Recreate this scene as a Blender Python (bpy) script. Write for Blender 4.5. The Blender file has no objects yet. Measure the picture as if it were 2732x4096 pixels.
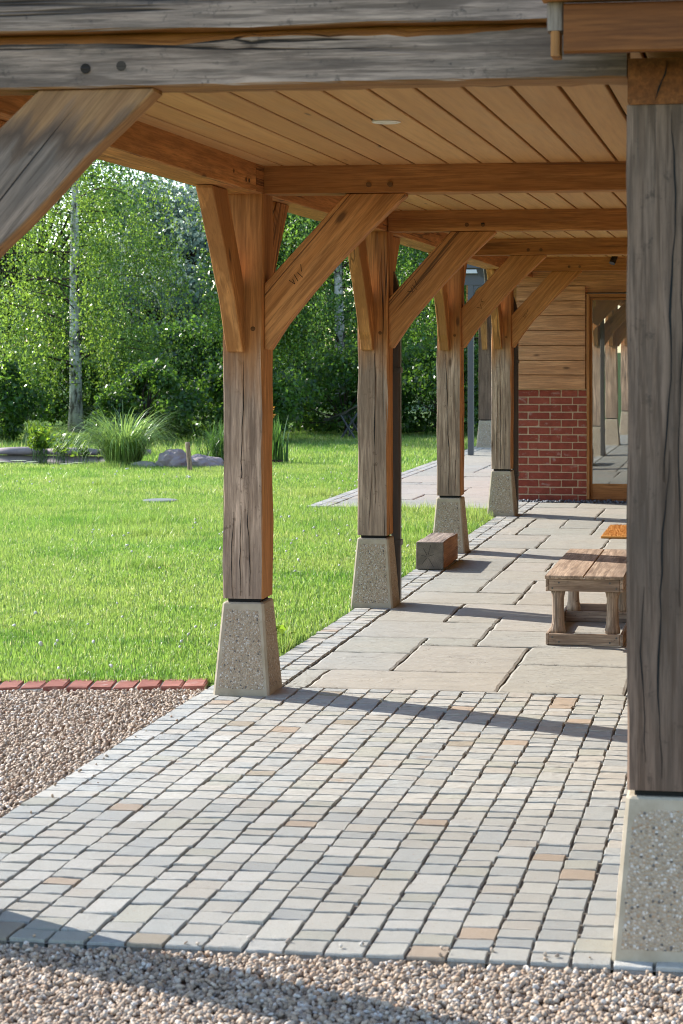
import bpy, math, random
import numpy as np
from mathutils import Vector, Matrix
R = math.radians
rng = np.random.default_rng(7)
random.seed(7)
sc = bpy.context.scene
col = sc.collection

# ------------------------------------------------------------------ camera, sky, sun, exposure
cd = bpy.data.cameras.new('camera'); cam = bpy.data.objects.new('camera', cd); col.objects.link(cam)
cam.location = (0, 0, 1.57); cam.rotation_euler = (R(90), 0, R(8.49))
cd.sensor_fit = 'HORIZONTAL'; cd.sensor_width = 24; cd.lens = 70
cd.shift_x = -0.1772; cd.shift_y = -0.2445; cd.clip_start = 0.1; cd.clip_end = 1500
cd.dof.use_dof = True; cd.dof.focus_distance = 10.8; cd.dof.aperture_fstop = 8.5
sc.camera = cam
SUN_EL, SUN_AZ = 32.0, -24.5
ce = math.cos(R(SUN_EL))
sun_dir = Vector((math.cos(R(SUN_AZ))*ce, math.sin(R(SUN_AZ))*ce, -math.sin(R(SUN_EL))))   # direction the light travels
world = bpy.data.worlds.new('World'); sc.world = world; world.use_nodes = True
wn = world.node_tree; bgn = wn.nodes['Background']
sky = wn.nodes.new('ShaderNodeTexSky'); sky.sky_type = 'NISHITA'; sky.sun_disc = False
sky.sun_elevation = R(SUN_EL); sky.sun_rotation = math.atan2(-sun_dir.x, -sun_dir.y)
sky.air_density = 1.0; sky.dust_density = 0.2; sky.ozone_density = 1.0
wn.links.new(sky.outputs[0], bgn.inputs[0]); bgn.inputs[1].default_value = 0.15
sl = bpy.data.lights.new('sun', 'SUN'); sl.energy = 3.5; sl.angle = R(0.5); sl.color = (1.0, 0.95, 0.87)
so = bpy.data.objects.new('sun', sl); col.objects.link(so); so.rotation_euler = sun_dir.to_track_quat('-Z', 'Y').to_euler()
so.location = (-20, 10, 20)
sc.view_settings.view_transform = 'Standard'; sc.view_settings.look = 'None'
sc.view_settings.exposure = 1.45; sc.view_settings.gamma = 1.0
sc.cycles.use_denoising = True; sc.cycles.filter_width = 1.0
sc.cycles.max_bounces = 10; sc.cycles.diffuse_bounces = 6; sc.cycles.glossy_bounces = 4
sc.cycles.transparent_max_bounces = 8; sc.cycles.transmission_bounces = 4
sc.cycles.caustics_reflective = False; sc.cycles.caustics_refractive = False
sc.cycles.sample_clamp_indirect = 6.0

# ------------------------------------------------------------------ mesh helpers
WM = {}
def wmat(o): return WM.get(o.name, Matrix.Identity(4)) if o else Matrix.Identity(4)
def tag(o, label=None, cat=None, group=None, kind=None):
    if label: o['label'] = label
    if cat: o['category'] = cat
    if group: o['group'] = group
    if kind: o['kind'] = kind
    return o
def root(name, loc, label, cat, group=None, rz=0):
    o = bpy.data.objects.new(name, None); col.objects.link(o); o.empty_display_size = 0.1
    M = Matrix.Translation(loc) @ Matrix.Rotation(rz, 4, 'Z'); o.matrix_basis = M; WM[o.name] = M
    return tag(o, label, cat, group)
def mesh_np(name, V, F, smooth=False):
    """V (n,3); F list of faces or an (m,k) int array"""
    me = bpy.data.meshes.new(name)
    V = np.asarray(V, dtype=np.float32)
    if isinstance(F, np.ndarray):
        m, k = F.shape
        me.vertices.add(len(V)); me.vertices.foreach_set('co', V.ravel())
        me.loops.add(m*k); me.loops.foreach_set('vertex_index', F.astype(np.int32).ravel())
        me.polygons.add(m)
        me.polygons.foreach_set('loop_start', np.arange(0, m*k, k, dtype=np.int32))
        me.update(calc_edges=True)
    else:
        me.from_pydata([tuple(map(float, v)) for v in V], [], [tuple(map(int, f)) for f in F]); me.update()
    if smooth: me.polygons.foreach_set('use_smooth', np.ones(len(me.polygons), dtype=bool))
    return me
def place(name, me, mat, parent=None, frame=None):
    if mat is not None and len(me.materials) == 0: me.materials.append(mat)
    o = bpy.data.objects.new(name, me); col.objects.link(o)
    frame = frame or Matrix.Identity(4)
    if parent: o.parent = parent
    o.matrix_basis = wmat(parent).inverted() @ frame
    WM[o.name] = frame
    return o
def mk(name, V, F, mat, parent=None, frame=None, smooth=False, recentre=True):
    V = np.asarray(V, dtype=np.float64)
    if frame is None and recentre:
        c = (V.min(0)+V.max(0))/2; c[2] = V[:, 2].min(); frame = Matrix.Translation(c)
    if frame is not None:
        I = np.array(frame.inverted()); V = V @ I[:3, :3].T + I[:3, 3]
    return place(name, mesh_np(name, V, F, smooth), mat, parent, frame)
BOXF = [(0, 1, 3, 2), (4, 6, 7, 5), (0, 4, 5, 1), (2, 3, 7, 6), (0, 2, 6, 4), (1, 5, 7, 3)]
def boxv(x0, x1, y0, y1, z0, z1):
    return np.array([(x, y, z) for x in (x0, x1) for y in (y0, y1) for z in (z0, z1)], dtype=float)
BOXF = [(0, 1, 3, 2), (4, 6, 7, 5), (0, 4, 5, 1), (2, 3, 7, 6), (0, 2, 6, 4), (1, 5, 7, 3)]
def bevbox(x0, x1, y0, y1, z0, z1, b=.005):
    """box with chamfered edges: 24 verts"""
    V = []; 
    for x, sx in ((x0, 1), (x1, -1)):
        for y, sy in ((y0, 1), (y1, -1)):
            for z, sz in ((z0, 1), (z1, -1)):
                V += [(x, y+sy*b, z+sz*b), (x+sx*b, y, z+sz*b), (x+sx*b, y+sy*b, z)]
    def i(a, bb, c, k): return ((a*2+bb)*2+c)*3+k
    F = []
    for a in (0, 1):
        q = [i(a, 0, 0, 0), i(a, 0, 1, 0), i(a, 1, 1, 0), i(a, 1, 0, 0)]; F.append(q if a == 0 else q[::-1])
        q = [i(0, a, 0, 1), i(1, a, 0, 1), i(1, a, 1, 1), i(0, a, 1, 1)]; F.append(q if a == 0 else q[::-1])
        q = [i(0, 0, a, 2), i(0, 1, a, 2), i(1, 1, a, 2), i(1, 0, a, 2)]; F.append(q if a == 0 else q[::-1])
    for a in (0, 1):
        for bb in (0, 1):
            s = (a+bb) % 2
            q = [i(a, bb, 0, 0), i(a, bb, 0, 1), i(a, bb, 1, 1), i(a, bb, 1, 0)]; F.append(q if s else q[::-1])
            q = [i(a, 0, bb, 0), i(a, 1, bb, 0), i(a, 1, bb, 2), i(a, 0, bb, 2)]; F.append(q if s else q[::-1])
            q = [i(0, a, bb, 1), i(0, a, bb, 2), i(1, a, bb, 2), i(1, a, bb, 1)]; F.append(q if s else q[::-1])
            for c in (0, 1):
                t = [i(a, bb, c, 0), i(a, bb, c, 1), i(a, bb, c, 2)]; F.append(t if (a+bb+c) % 2 == 0 else t[::-1])
    return np.array(V), F
def frame_axes(o, x, z=(0, 0, 1)):
    x = Vector(x).normalized(); z = Vector(z); y = z.cross(x).normalized(); z = x.cross(y)
    M = Matrix(((x.x, y.x, z.x, o[0]), (x.y, y.y, z.y, o[1]), (x.z, y.z, z.z, o[2]), (0, 0, 0, 1)))
    return M
def timber(name, a, b, w, h, mat, parent, up=(0, 0, 1), bev=.005, jit=.0015, seg=None, seed=0):
    """squared timber from a to b; local X runs along the grain"""
    a = Vector(a); b = Vector(b); L = (b-a).length
    M = frame_axes(a, b-a, up)
    n = seg or max(2, int(L/.16)); r = np.random.default_rng(seed+int(L*1000)+len(name))
    cs = np.array([(-w/2+bev, -h/2), (w/2-bev, -h/2), (w/2, -h/2+bev), (w/2, h/2-bev), (w/2-bev, h/2), (-w/2+bev, h/2), (-w/2, h/2-bev), (-w/2, -h/2+bev)])
    V = []
    for k in range(n+1):
        j = r.normal(0, jit, cs.shape) if 0 < k < n else r.normal(0, jit*.4, cs.shape)
        c = cs+j
        V += [(L*k/n, y, z) for y, z in c]
    F = []
    for k in range(n):
        for i in range(8):
            F.append((k*8+i, k*8+(i+1) % 8, (k+1)*8+(i+1) % 8, (k+1)*8+i)[::-1])
    F.append(tuple(range(8))); F.append(tuple(range(n*8, n*8+8))[::-1])
    F = [f[::-1] for f in F]
    F = [f[::-1] for f in F]
    return place(name, fixn(mesh_np(name, V, F)), mat, parent, M)
def fixn(me):
    import bmesh
    bm = bmesh.new(); bm.from_mesh(me); bmesh.ops.recalc_face_normals(bm, faces=bm.faces); bm.to_mesh(me); bm.free(); me.update()
    return me
def slab(name, loop, O, u, v, t, mat, parent, grain, inset=.004):
    """outline loop (2D, in u,v) extruded by t along n = u x v, centred on O; edges eased"""
    u = Vector(u); v = Vector(v); n = u.cross(v).normalized(); O = Vector(O)
    P = np.array(loop, dtype=float); m = len(P)
    nrm = np.zeros_like(P)
    for i in range(m):
        e1 = P[i]-P[i-1]; e2 = P[(i+1) % m]-P[i]
        a = np.array((e1[1], -e1[0]))/(np.linalg.norm(e1)+1e-9); b = np.array((e2[1], -e2[0]))/(np.linalg.norm(e2)+1e-9)
        s = a+b; nrm[i] = s/(np.linalg.norm(s)+1e-9)
    area = sum(P[i-1][0]*P[i][1]-P[i][0]*P[i-1][1] for i in range(m))
    if area < 0: nrm = -nrm
    V = []
    for off, ins in ((-t/2, inset), (-t/2+inset, 0), (t/2-inset, 0), (t/2, inset)):
        for p in P-nrm*ins:
            V.append(tuple(O+u*p[0]+v*p[1]+n*off))
    F = [tuple(range(m))[::-1], tuple(range(3*m, 4*m))]
    for k in range(3):
        for i in range(m):
            F.append((k*m+i, k*m+(i+1) % m, (k+1)*m+(i+1) % m, (k+1)*m+i))
    g = Vector(grain).normalized()
    M = frame_axes(tuple(O+u*P[0][0]+v*P[0][1]), g, n)
    o = mk(name, V, F, mat, parent, frame=M); fixn(o.data)
    return o
def tube(pts, rad, k=8, cap=True):
    pts = [Vector(p) for p in pts]; V = []; F = []
    rad = rad if hasattr(rad, '__len__') else [rad]*len(pts)
    for i, p in enumerate(pts):
        d = (pts[min(i+1, len(pts)-1)]-pts[max(i-1, 0)]).normalized()
        a = Vector((0, 0, 1)) if abs(d.z) < .9 else Vector((1, 0, 0))
        x = d.cross(a).normalized(); y = d.cross(x)
        for j in range(k):
            t = 2*math.pi*j/k; V.append(tuple(p+(x*math.cos(t)+y*math.sin(t))*rad[i]))
    for i in range(len(pts)-1):
        for j in range(k): F.append((i*k+j, i*k+(j+1) % k, (i+1)*k+(j+1) % k, (i+1)*k+j))
    if cap: F.append(tuple(range(k))[::-1]); F.append(tuple(range((len(pts)-1)*k, len(pts)*k)))
    return V, F
def lathe(prof, c, k=20):
    V = []; F = []; n = len(prof)
    for r, z in prof:
        for j in range(k):
            t = 2*math.pi*j/k; V.append((c[0]+r*math.cos(t), c[1]+r*math.sin(t), c[2]+z))
    for i in range(n-1):
        for j in range(k): F.append((i*k+j, i*k+(j+1) % k, (i+1)*k+(j+1) % k, (i+1)*k+j))
    F.append(tuple(range(k))[::-1]); F.append(tuple(range((n-1)*k, n*k)))
    return V, F
def join(parts):
    V = []; F = []
    for v, f in parts:
        o = len(V); V += [tuple(p) for p in v]; F += [tuple(i+o for i in q) for q in f]
    return V, F

# ------------------------------------------------------------------ node helpers
class NT:
    def __init__(s, name):
        s.m = bpy.data.materials.new(name); s.m.use_nodes = True; s.t = s.m.node_tree
        s.b = s.t.nodes['Principled BSDF']; s.out = s.t.nodes['Material Output']
    def n(s, typ, **kw):
        x = s.t.nodes.new('ShaderNode'+typ)
        for k, v in kw.items():
            if k.startswith('i_'):
                x.inputs[k[2:].replace('_', ' ')].default_value = v
            else: setattr(x, k, v)
        return x
    def l(s, a, b): s.t.links.new(a, b)
    def val(s, sock, v):
        if isinstance(v, (int, float, tuple, list)): sock.default_value = v
        else: s.l(v, sock)
    def math(s, op, a, b=0.0, c=0.0, clamp=False):
        x = s.n('Math', operation=op, use_clamp=clamp)
        s.val(x.inputs[0], a); s.val(x.inputs[1], b); s.val(x.inputs[2], c)
        return x.outputs[0]
    def mix(s, f, a, b, mode='MIX'):
        x = s.n('Mix', data_type='RGBA', blend_type=mode)
        s.val(x.inputs[0], f)
        s.val(x.inputs[6], a if not (isinstance(a, tuple) and len(a) == 3) else a+(1,))
        s.val(x.inputs[7], b if not (isinstance(b, tuple) and len(b) == 3) else b+(1,))
        return x.outputs[2]
    def ramp(s, f, stops, interp='LINEAR'):
        x = s.n('ValToRGB'); x.color_ramp.interpolation = interp
        el = x.color_ramp.elements
        while len(el) < len(stops): el.new(.5)
        for e, (p, c) in zip(el, stops):
            e.position = p; e.color = (c, c, c, 1) if isinstance(c, (int, float)) else tuple(c)+(1,)
        s.val(x.inputs[0], f); return x.outputs[0]
    def noise(s, vec, scale, detail=4, rough=.55, dist=0.0):
        x = s.n('TexNoise'); x.inputs['Scale'].default_value = scale; x.inputs['Detail'].default_value = detail
        x.inputs['Roughness'].default_value = rough; x.inputs['Distortion'].default_value = dist
        if vec is not None: s.l(vec, x.inputs['Vector'])
        return x.outputs[0]
    def mapv(s, vec, scale=(1, 1, 1), loc=(0, 0, 0)):
        x = s.n('Mapping'); s.l(vec, x.inputs[0]); x.inputs['Scale'].default_value = scale; s.val(x.inputs['Location'], loc)
        return x.outputs[0]
    def bump(s, h, strength=.4, dist=.01, normal=None):
        x = s.n('Bump'); x.inputs['Strength'].default_value = strength; x.inputs['Distance'].default_value = dist
        s.l(h, x.inputs['Height'])
        if normal is not None: s.l(normal, x.inputs['Normal'])
        return x.outputs[0]
    def fin(s, color, rough=.7, normal=None, spec=.3):
        s.val(s.b.inputs['Base Color'], color if not (isinstance(color, tuple) and len(color) == 3) else color+(1,))
        s.val(s.b.inputs['Roughness'], rough); s.b.inputs['Specular IOR Level'].default_value = spec
        if normal is not None: s.l(normal, s.b.inputs['Normal'])
        return s.m
    def objrand_vec(s):
        """object coordinates shifted by a random amount for each object"""
        tc = s.n('TexCoord'); oi = s.n('ObjectInfo')
        r = s.math('MULTIPLY', oi.outputs['Random'], 37.0)
        cx = s.n('CombineXYZ'); s.l(r, cx.inputs[0]); s.l(s.math('MULTIPLY', oi.outputs['Random'], 91.0), cx.inputs[1]); s.l(r, cx.inputs[2])
        va = s.n('VectorMath', operation='ADD'); s.l(tc.outputs['Object'], va.inputs[0]); s.l(cx.outputs[0], va.inputs[1])
        return va.outputs[0], oi.outputs['Random'], tc

def plain(name, c, rough=.7, spec=.3, metal=0.0, var=.0, scale=20):
    t = NT(name)
    if var:
        tc = t.n('TexCoord'); f = t.noise(tc.outputs['Object'], scale, 5)
        cc = t.mix(f, tuple(x*(1-var) for x in c), tuple(min(1, x*(1+var)) for x in c))
        m = t.fin(cc, rough, t.bump(f, .15, .003), spec)
    else: m = t.fin(c, rough, None, spec)
    t.b.inputs['Metallic'].default_value = metal
    return m

def oak(name, mode='fresh', light=1.0, tint=(1, 1, 1), stain=.5, cr=1.0, gl=1.0, blotch=(.48, .72), gt=(1, 1, 1)):
    """oak timber, local X along the grain. mode: fresh | post | grey | outer (grey on the -Y face only) | brace_out"""
    t = NT(name); vec, rnd, tc = t.objrand_vec()
    T = lambda c: tuple(a*b*light for a, b in zip(c, tint)); TG = lambda c: tuple(a*b*light*gl for a, b in zip(c, gt))
    fine = t.noise(t.mapv(vec, (4.5, 60, 60)), 1.0, 6, .68)
    band = t.noise(t.mapv(vec, (.9, 12, 12)), 1.0, 5, .6, .35)
    blot = t.noise(t.mapv(vec, (1.6, 4, 4)), 1.0, 4, .6)
    col = t.ramp(band, [(.30, T((.27, .112, .036))), (.5, T((.45, .215, .078))), (.70, T((.56, .30, .125)))])
    col = t.mix(t.math('MULTIPLY', t.ramp(fine, [(.38, 1.0), (.58, 0.0)]), .75), col, T((.22, .105, .042)))
    col = t.mix(t.math('MULTIPLY', t.ramp(blot, [(blotch[0], 0.0), (blotch[1], 1.0)]), stain), col, T((.235, .105, .037)))
    col = t.mix(t.math('MULTIPLY', rnd, .30), col, T((.33, .165, .068)))
    strk = t.ramp(t.noise(t.mapv(vec, (2.2, 48, 48)), 1.0, 4, .6), [(.53, 0.0), (.60, 1.0)]); pore = t.ramp(t.noise(t.mapv(vec, (5, 150, 150)), 1.0, 2), [(.54, 0.0), (.64, 1.0)])
    col = t.mix(t.math('MULTIPLY', strk, .32), col, T((.20, .088, .032))); col = t.mix(t.math('MULTIPLY', pore, .4), col, T((.17, .08, .03)))
    # knots
    vo = t.n('TexVoronoi'); t.l(t.mapv(vec, (2.1, 5.5, 5.5)), vo.inputs['Vector']); vo.inputs['Scale'].default_value = 1.0
    kn = t.ramp(vo.outputs['Distance'], [(.045, 1.0), (.10, 0.0)])
    # drying cracks follow contour lines of a stretched noise
    cn = t.noise(t.mapv(vec, (.13, 6.0, 6.0)), 1.0, 5, .5)
    cw = t.ramp(t.noise(t.mapv(vec, (.7, 3.5, 3.5)), 1.0, 2), [(.47, 0.0), (.55, 1.0)])
    dist = t.math('ABSOLUTE', t.math('SUBTRACT', cn, .5))
    crack = t.math('MULTIPLY', t.ramp(dist, [(.0, 1.0), (.006, .9), (.011, 0.0)]), cw)
    # weathered silver
    g1 = t.ramp(t.noise(t.mapv(vec, (2.2, 24, 24)), 1.0, 6, .68), [(.32, TG((.16, .120, .094))), (.5, TG((.36, .285, .228))), (.66, TG((.50, .40, .325)))])
    g2 = t.mix(t.ramp(t.noise(t.mapv(vec, (.7, 5, 5)), 1.0, 3), [(.47, 0.0), (.66, .75)]), g1, T((.17, .130, .105)))
    grey = t.mix(t.math('MULTIPLY', t.math('ADD', t.math('MULTIPLY', t.ramp(fine, [(.38, 1.0), (.58, 0.0)]), .6), t.ramp(t.noise(vec, 26, 4, .7), [(.60, 0.0), (.72, .7)]), clamp=True), 1.0), g2, T((.13, .095, .075)))
    grey = t.mix(t.math('MULTIPLY', strk, .55), grey, TG((.10, .076, .06))); grey = t.mix(t.math('MULTIPLY', pore, .45), grey, TG((.11, .085, .068)))
    geo = t.n('NewGeometry'); nx = t.n('SeparateXYZ'); t.l(geo.outputs['Normal'], nx.inputs[0]); ps = t.n('SeparateXYZ'); t.l(geo.outputs['Position'], ps.inputs[0])
    if mode == 'fresh': W = None
    elif mode == 'grey':
        W = t.ramp(t.noise(vec, 1.4, 3), [(.2, .86), (.8, 1.0)])
        grey = t.mix(.12, grey, T((.26, .15, .085)))
    elif mode == 'post':
        zz = t.math('ADD', ps.outputs[2], t.math('MULTIPLY', t.math('SUBTRACT', t.noise(t.mapv(vec, (1.2, 9, 9)), 1.0, 4), .5), .55))
        hz = t.ramp(t.math('SUBTRACT', zz, 1.0), [(.36, 1.0), (.66, 0.0)])
        side = t.ramp(nx.outputs[0], [(.3, 1.0), (.75, 0.0)])
        W = t.math('MULTIPLY', t.math('MULTIPLY', hz, side), .95)
        wet = t.ramp(t.math('ADD', ps.outputs[2], t.math('MULTIPLY', t.noise(t.mapv(vec, (2, 16, 16)), 1.0, 4), .5)), [(.62, .62), (1.0, 0.0)])
        grey = t.mix(wet, grey, TG((.12, .095, .08)))
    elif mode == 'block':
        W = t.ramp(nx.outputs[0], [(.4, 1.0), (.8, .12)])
    elif mode == 'outer':
        W = t.ramp(t.math('MULTIPLY', nx.outputs[1], -1.0), [(.55, 0.0), (.85, 1.0)])
    elif mode == 'brace_out':
        f = t.ramp(t.math('MULTIPLY', nx.outputs[1], -1.0), [(.55, 0.0), (.85, 1.0)])
        zz = t.math('ADD', ps.outputs[2], t.math('MULTIPLY', t.math('SUBTRACT', t.noise(t.mapv(vec, (3, 20, 20)), 1.0, 4), .5), .30))
        W = t.math('MULTIPLY', f, t.ramp(t.math('SUBTRACT', zz, 1.5), [(.56, 1.0), (.70, 0.15)]))
        dk = t.math('MULTIPLY', t.math('MULTIPLY', f, .85), t.ramp(t.math('SUBTRACT', zz, 1.5), [(.54, 0.0), (.62, 1.0), (.70, 0.0)]))
        col = t.mix(dk, col, T((.09, .045, .025))); grey = t.mix(dk, grey, T((.09, .06, .045)))
    c = col if W is None else t.mix(W, col, grey)
    c = t.mix(t.math('MULTIPLY', kn, .75), c, (.07, .035, .018))
    crack = t.math('MULTIPLY', crack, cr)
    c = t.mix(crack, c, (.018, .012, .009))
    h = t.math('SUBTRACT', t.math('ADD', t.math('MULTIPLY', fine, .35), t.math('MULTIPLY', band, .15)), t.math('MULTIPLY', crack, 1.6))
    return t.fin(c, .72, t.bump(h, .55, .006), .25)

def leafm(name, c, tr, gloss=.42, spec=.55, var=.5, mixf=.46):
    t = NT(name); g = t.n('NewGeometry')
    r = g.outputs['Random Per Island']
    d = t.mix(r, tuple(x*(1-var) for x in c), tuple(x*(1+var) for x in c))
    tt = t.mix(r, tuple(x*(1-var) for x in tr), tuple(x*(1+var) for x in tr))
    t.fin(d, gloss, None, spec)
    tl = t.n('BsdfTranslucent'); t.l(tt, tl.inputs[0])
    mx = t.n('MixShader'); mx.inputs[0].default_value = mixf
    t.l(t.b.outputs[0], mx.inputs[1]); t.l(tl.outputs[0], mx.inputs[2]); t.l(mx.outputs[0], t.out.inputs[0])
    return t.m

def stone(name, stops, island=False, bump=.35, nscale=14, patch=.25, warm=None):
    """split sandstone: colour of each piece from its random number, cleft relief"""
    t = NT(name); vec, rnd, tc = t.objrand_vec()
    if island:
        g = t.n('NewGeometry'); rnd = g.outputs['Random Per Island']; vec = g.outputs['Position']
    c = t.ramp(rnd, stops, 'CONSTANT')
    n1 = t.noise(vec, nscale, 6, .6); n2 = t.noise(vec, nscale*.25, 3, .5, .6); n3 = t.noise(vec, nscale*6, 4, .6)
    c = t.mix(t.math('MULTIPLY', t.ramp(n2, [(.35, 1.0), (.65, 0.0)]), patch), c, t.mix(.5, c, (.36, .30, .22)))
    c = t.mix(t.math('MULTIPLY', t.ramp(n1, [(.3, 1.0), (.62, 0.0)]), .22), c, (.20, .185, .165))
    c = t.mix(t.math('MULTIPLY', t.ramp(n3, [(.55, 0.0), (.75, 1.0)]), .25), c, (.62, .60, .57))
    if warm is not None:
        w = t.math('MULTIPLY', t.ramp(t.noise(vec, 9, 3, .5), [(.64, 0.0), (.74, 1.0)]), warm)
        c = t.mix(w, c, (.30, .17, .08))
    cl = t.noise(t.mapv(vec, (1, 2.6, 1)), nscale*.5, 5, .62, 1.2)
    ce_ = t.ramp(t.math('ABSOLUTE', t.math('SUBTRACT', cl, .415)), [(.0, .55), (.012, 0.0)])
    c = t.mix(t.math('MULTIPLY', ce_, t.ramp(n2, [(.42, 0.0), (.58, 1.0)])), c, (.10, .09, .075))
    st = t.ramp(cl, [(.40, 0.0), (.43, .5), (.55, .55), (.57, 1.0)])
    h = t.math('ADD', t.math('MULTIPLY', st, .6), t.math('ADD', t.math('MULTIPLY', n1, .5), t.math('MULTIPLY', n3, .15)))
    return t.fin(c, .68, t.bump(h, bump, .006), .35)

# ------------------------------------------------------------------ materials
M_post = oak('oak_post', 'post', 1.18, (1.06, 1.0, .90), stain=.4, gl=1.32, gt=(1.06, .98, .91))
M_fresh = oak('oak_sheltered', 'fresh', 1.22, (1.06, 1.0, .90), stain=.35, cr=.6)
M_tie = oak('oak_tie', 'fresh', 1.10, (1.05, .95, .82), stain=.55, cr=.6)
M_grey = oak('oak_silvered', 'grey', .60, cr=.5, gl=.88, gt=(1.17, .97, .87))
M_outer = oak('oak_front_beam', 'outer', .95, gl=.98, gt=(1.13, .97, .91))
M_brout = oak('oak_front_brace', 'brace_out', .95, gl=.92, gt=(1.13, .97, .90))
M_brace = oak('oak_brace', 'fresh', 1.24, (1.04, .98, .90), stain=.25, cr=.7)
M_bracey = oak('oak_side_brace', 'fresh', 1.4, (1.03, 1.02, .95), stain=.85, blotch=(.49, .53), cr=.5)
M_wane = oak('oak_wane', 'fresh', 1.15, (1.05, .85, .6), stain=.8, blotch=(.5, .55))
M_fascia = oak('oak_fascia', 'fresh', .50, (1.15, .80, .55), stain=.3, cr=0.0)
M_peg = oak('oak_peg', 'fresh', .5, stain=.6)
M_clad = oak('oak_cladding', 'fresh', 1.45, (1.03, 1.10, 1.42), stain=.08, cr=.3)
M_door = oak('oak_joinery', 'fresh', 1.0, (1, .9, .8), stain=.1)
M_table = oak('oak_table', 'grey', 1.1, gl=1.1, gt=(1.02, .98, .90), cr=.4)
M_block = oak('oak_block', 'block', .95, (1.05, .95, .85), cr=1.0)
M_dpeg = oak('old_peg', 'grey', .4, gl=.32)
M_mark = plain('scribed_mark', (.035, .018, .01), .9)
M_black = plain('dark_gap', (.012, .011, .010), .8)

def board_mat():
    t = NT('ceiling_board_oak'); vec, rnd, tc = t.objrand_vec()
    b = t.noise(t.mapv(vec, (.8, 14, 14)), 1, 5, .6, .3); f = t.noise(t.mapv(vec, (3, 70, 70)), 1, 5)
    q = t.noise(t.mapv(vec, (2.0, 6, 6)), 1, 4, .6)
    c = t.ramp(b, [(.25, (.47, .24, .085)), (.5, (.58, .315, .120)), (.8, (.67, .39, .165))])
    c = t.mix(t.math('MULTIPLY', rnd, .6), c, (.42, .215, .085))
    c = t.mix(t.math('MULTIPLY', t.ramp(q, [(.55, 0.0), (.75, 1.0)]), .35), c, (.42, .30, .17))
    c = t.mix(t.math('MULTIPLY', t.ramp(f, [(.35, 1.0), (.55, 0.0)]), .3), c, (.34, .185, .08))
    vo = t.n('TexVoronoi'); t.l(t.mapv(vec, (1.1, 6, 6)), vo.inputs['Vector']); vo.inputs['Scale'].default_value = 1.0
    c = t.mix(t.ramp(vo.outputs['Distance'], [(.03, .8), (.06, 0.0)]), c, (.12, .06, .03))
    return t.fin(c, .62, t.bump(f, .25, .003), .3)
M_ceil = board_mat()

def plinth_mats():
    t = NT('cast_concrete_rim'); tc = t.n('TexCoord'); n = t.noise(tc.outputs['Object'], 9, 6, .6); n2 = t.noise(tc.outputs['Object'], 60, 3)
    c = t.ramp(n, [(.3, (.33, .27, .19)), (.65, (.46, .39, .295))])
    c = t.mix(t.ramp(n2, [(.62, 0.0), (.75, .5)]), c, (.22, .18, .13))
    rim = t.fin(c, .85, t.bump(n2, .2, .003), .2)
    t = NT('exposed_aggregate'); tc = t.n('TexCoord'); v = tc.outputs['Object']
    vo = t.n('TexVoronoi', feature='F1'); t.l(v, vo.inputs['Vector']); vo.inputs['Scale'].default_value = 130
    sep = t.n('SeparateColor'); t.l(vo.outputs['Color'], sep.inputs[0])
    c = t.ramp(sep.outputs[0], [(0, (.44, .35, .25)), (.30, (.50, .40, .29)), (.50, (.34, .265, .19)), (.66, (.56, .46, .36)), (.80, (.68, .62, .55)), (.90, (.13, .12, .11)), (.945, (.42, .28, .17))], 'CONSTANT')
    c = t.mix(t.ramp(vo.outputs['Distance'], [(.40, 0.0), (.62, .8)]), c, (.40, .32, .235))
    big = t.noise(v, 7, 4); c = t.mix(t.ramp(big, [(.3, .25), (.7, 0.0)]), c, (.28, .22, .16))
    h = t.math('MULTIPLY', vo.outputs['Distance'], -1.0)
    agg = t.fin(c, .8, t.bump(h, .9, .006), .3)
    return rim, agg
M_rim, M_agg = plinth_mats()

SETT = [(0, (.425, .425, .41)), (.16, (.385, .40, .40)), (.30, (.455, .45, .425)), (.42, (.41, .40, .375)), (.54, (.36, .375, .38)), (.64, (.45, .445, .425)),
        (.74, (.435, .41, .375)), (.82, (.39, .39, .35)), (.89, (.475, .475, .465)), (.965, (.41, .32, .245)), (.985, (.33, .285, .225))]
SETT = [(p, (c[0]*.97, c[1]*.94, c[2]*.87)) for p, c in SETT]
M_sett = stone('sandstone_sett', SETT, False, .8, 26, .3, .35)
M_sett_i = stone('sandstone_sett_rest', SETT, True, .8, 26, .3, .35)
FLAG = [(0, (.41, .39, .345)), (.18, (.38, .375, .335)), (.34, (.43, .395, .345)), (.48, (.395, .385, .355)), (.60, (.41, .38, .335)), (.70, (.41, .395, .355)), (.82, (.355, .35, .32)), (.92, (.44, .41, .37))]
FLAG = [(p, (c[0]*.81, c[1]*.80, c[2]*.755)) for p, c in FLAG]
M_flag = stone('sandstone_flag', FLAG, False, .9, 8, .45)
FLAG2 = [(p, tuple(x*1.06 for x in c)) for p, c in FLAG]
M_mortar = plain('joint_mortar', (.085, .075, .065), .95, .1, var=.35, scale=60)
M_soil = plain('soil', (.07, .05, .035), .95, .1, var=.4, scale=30)

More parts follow.
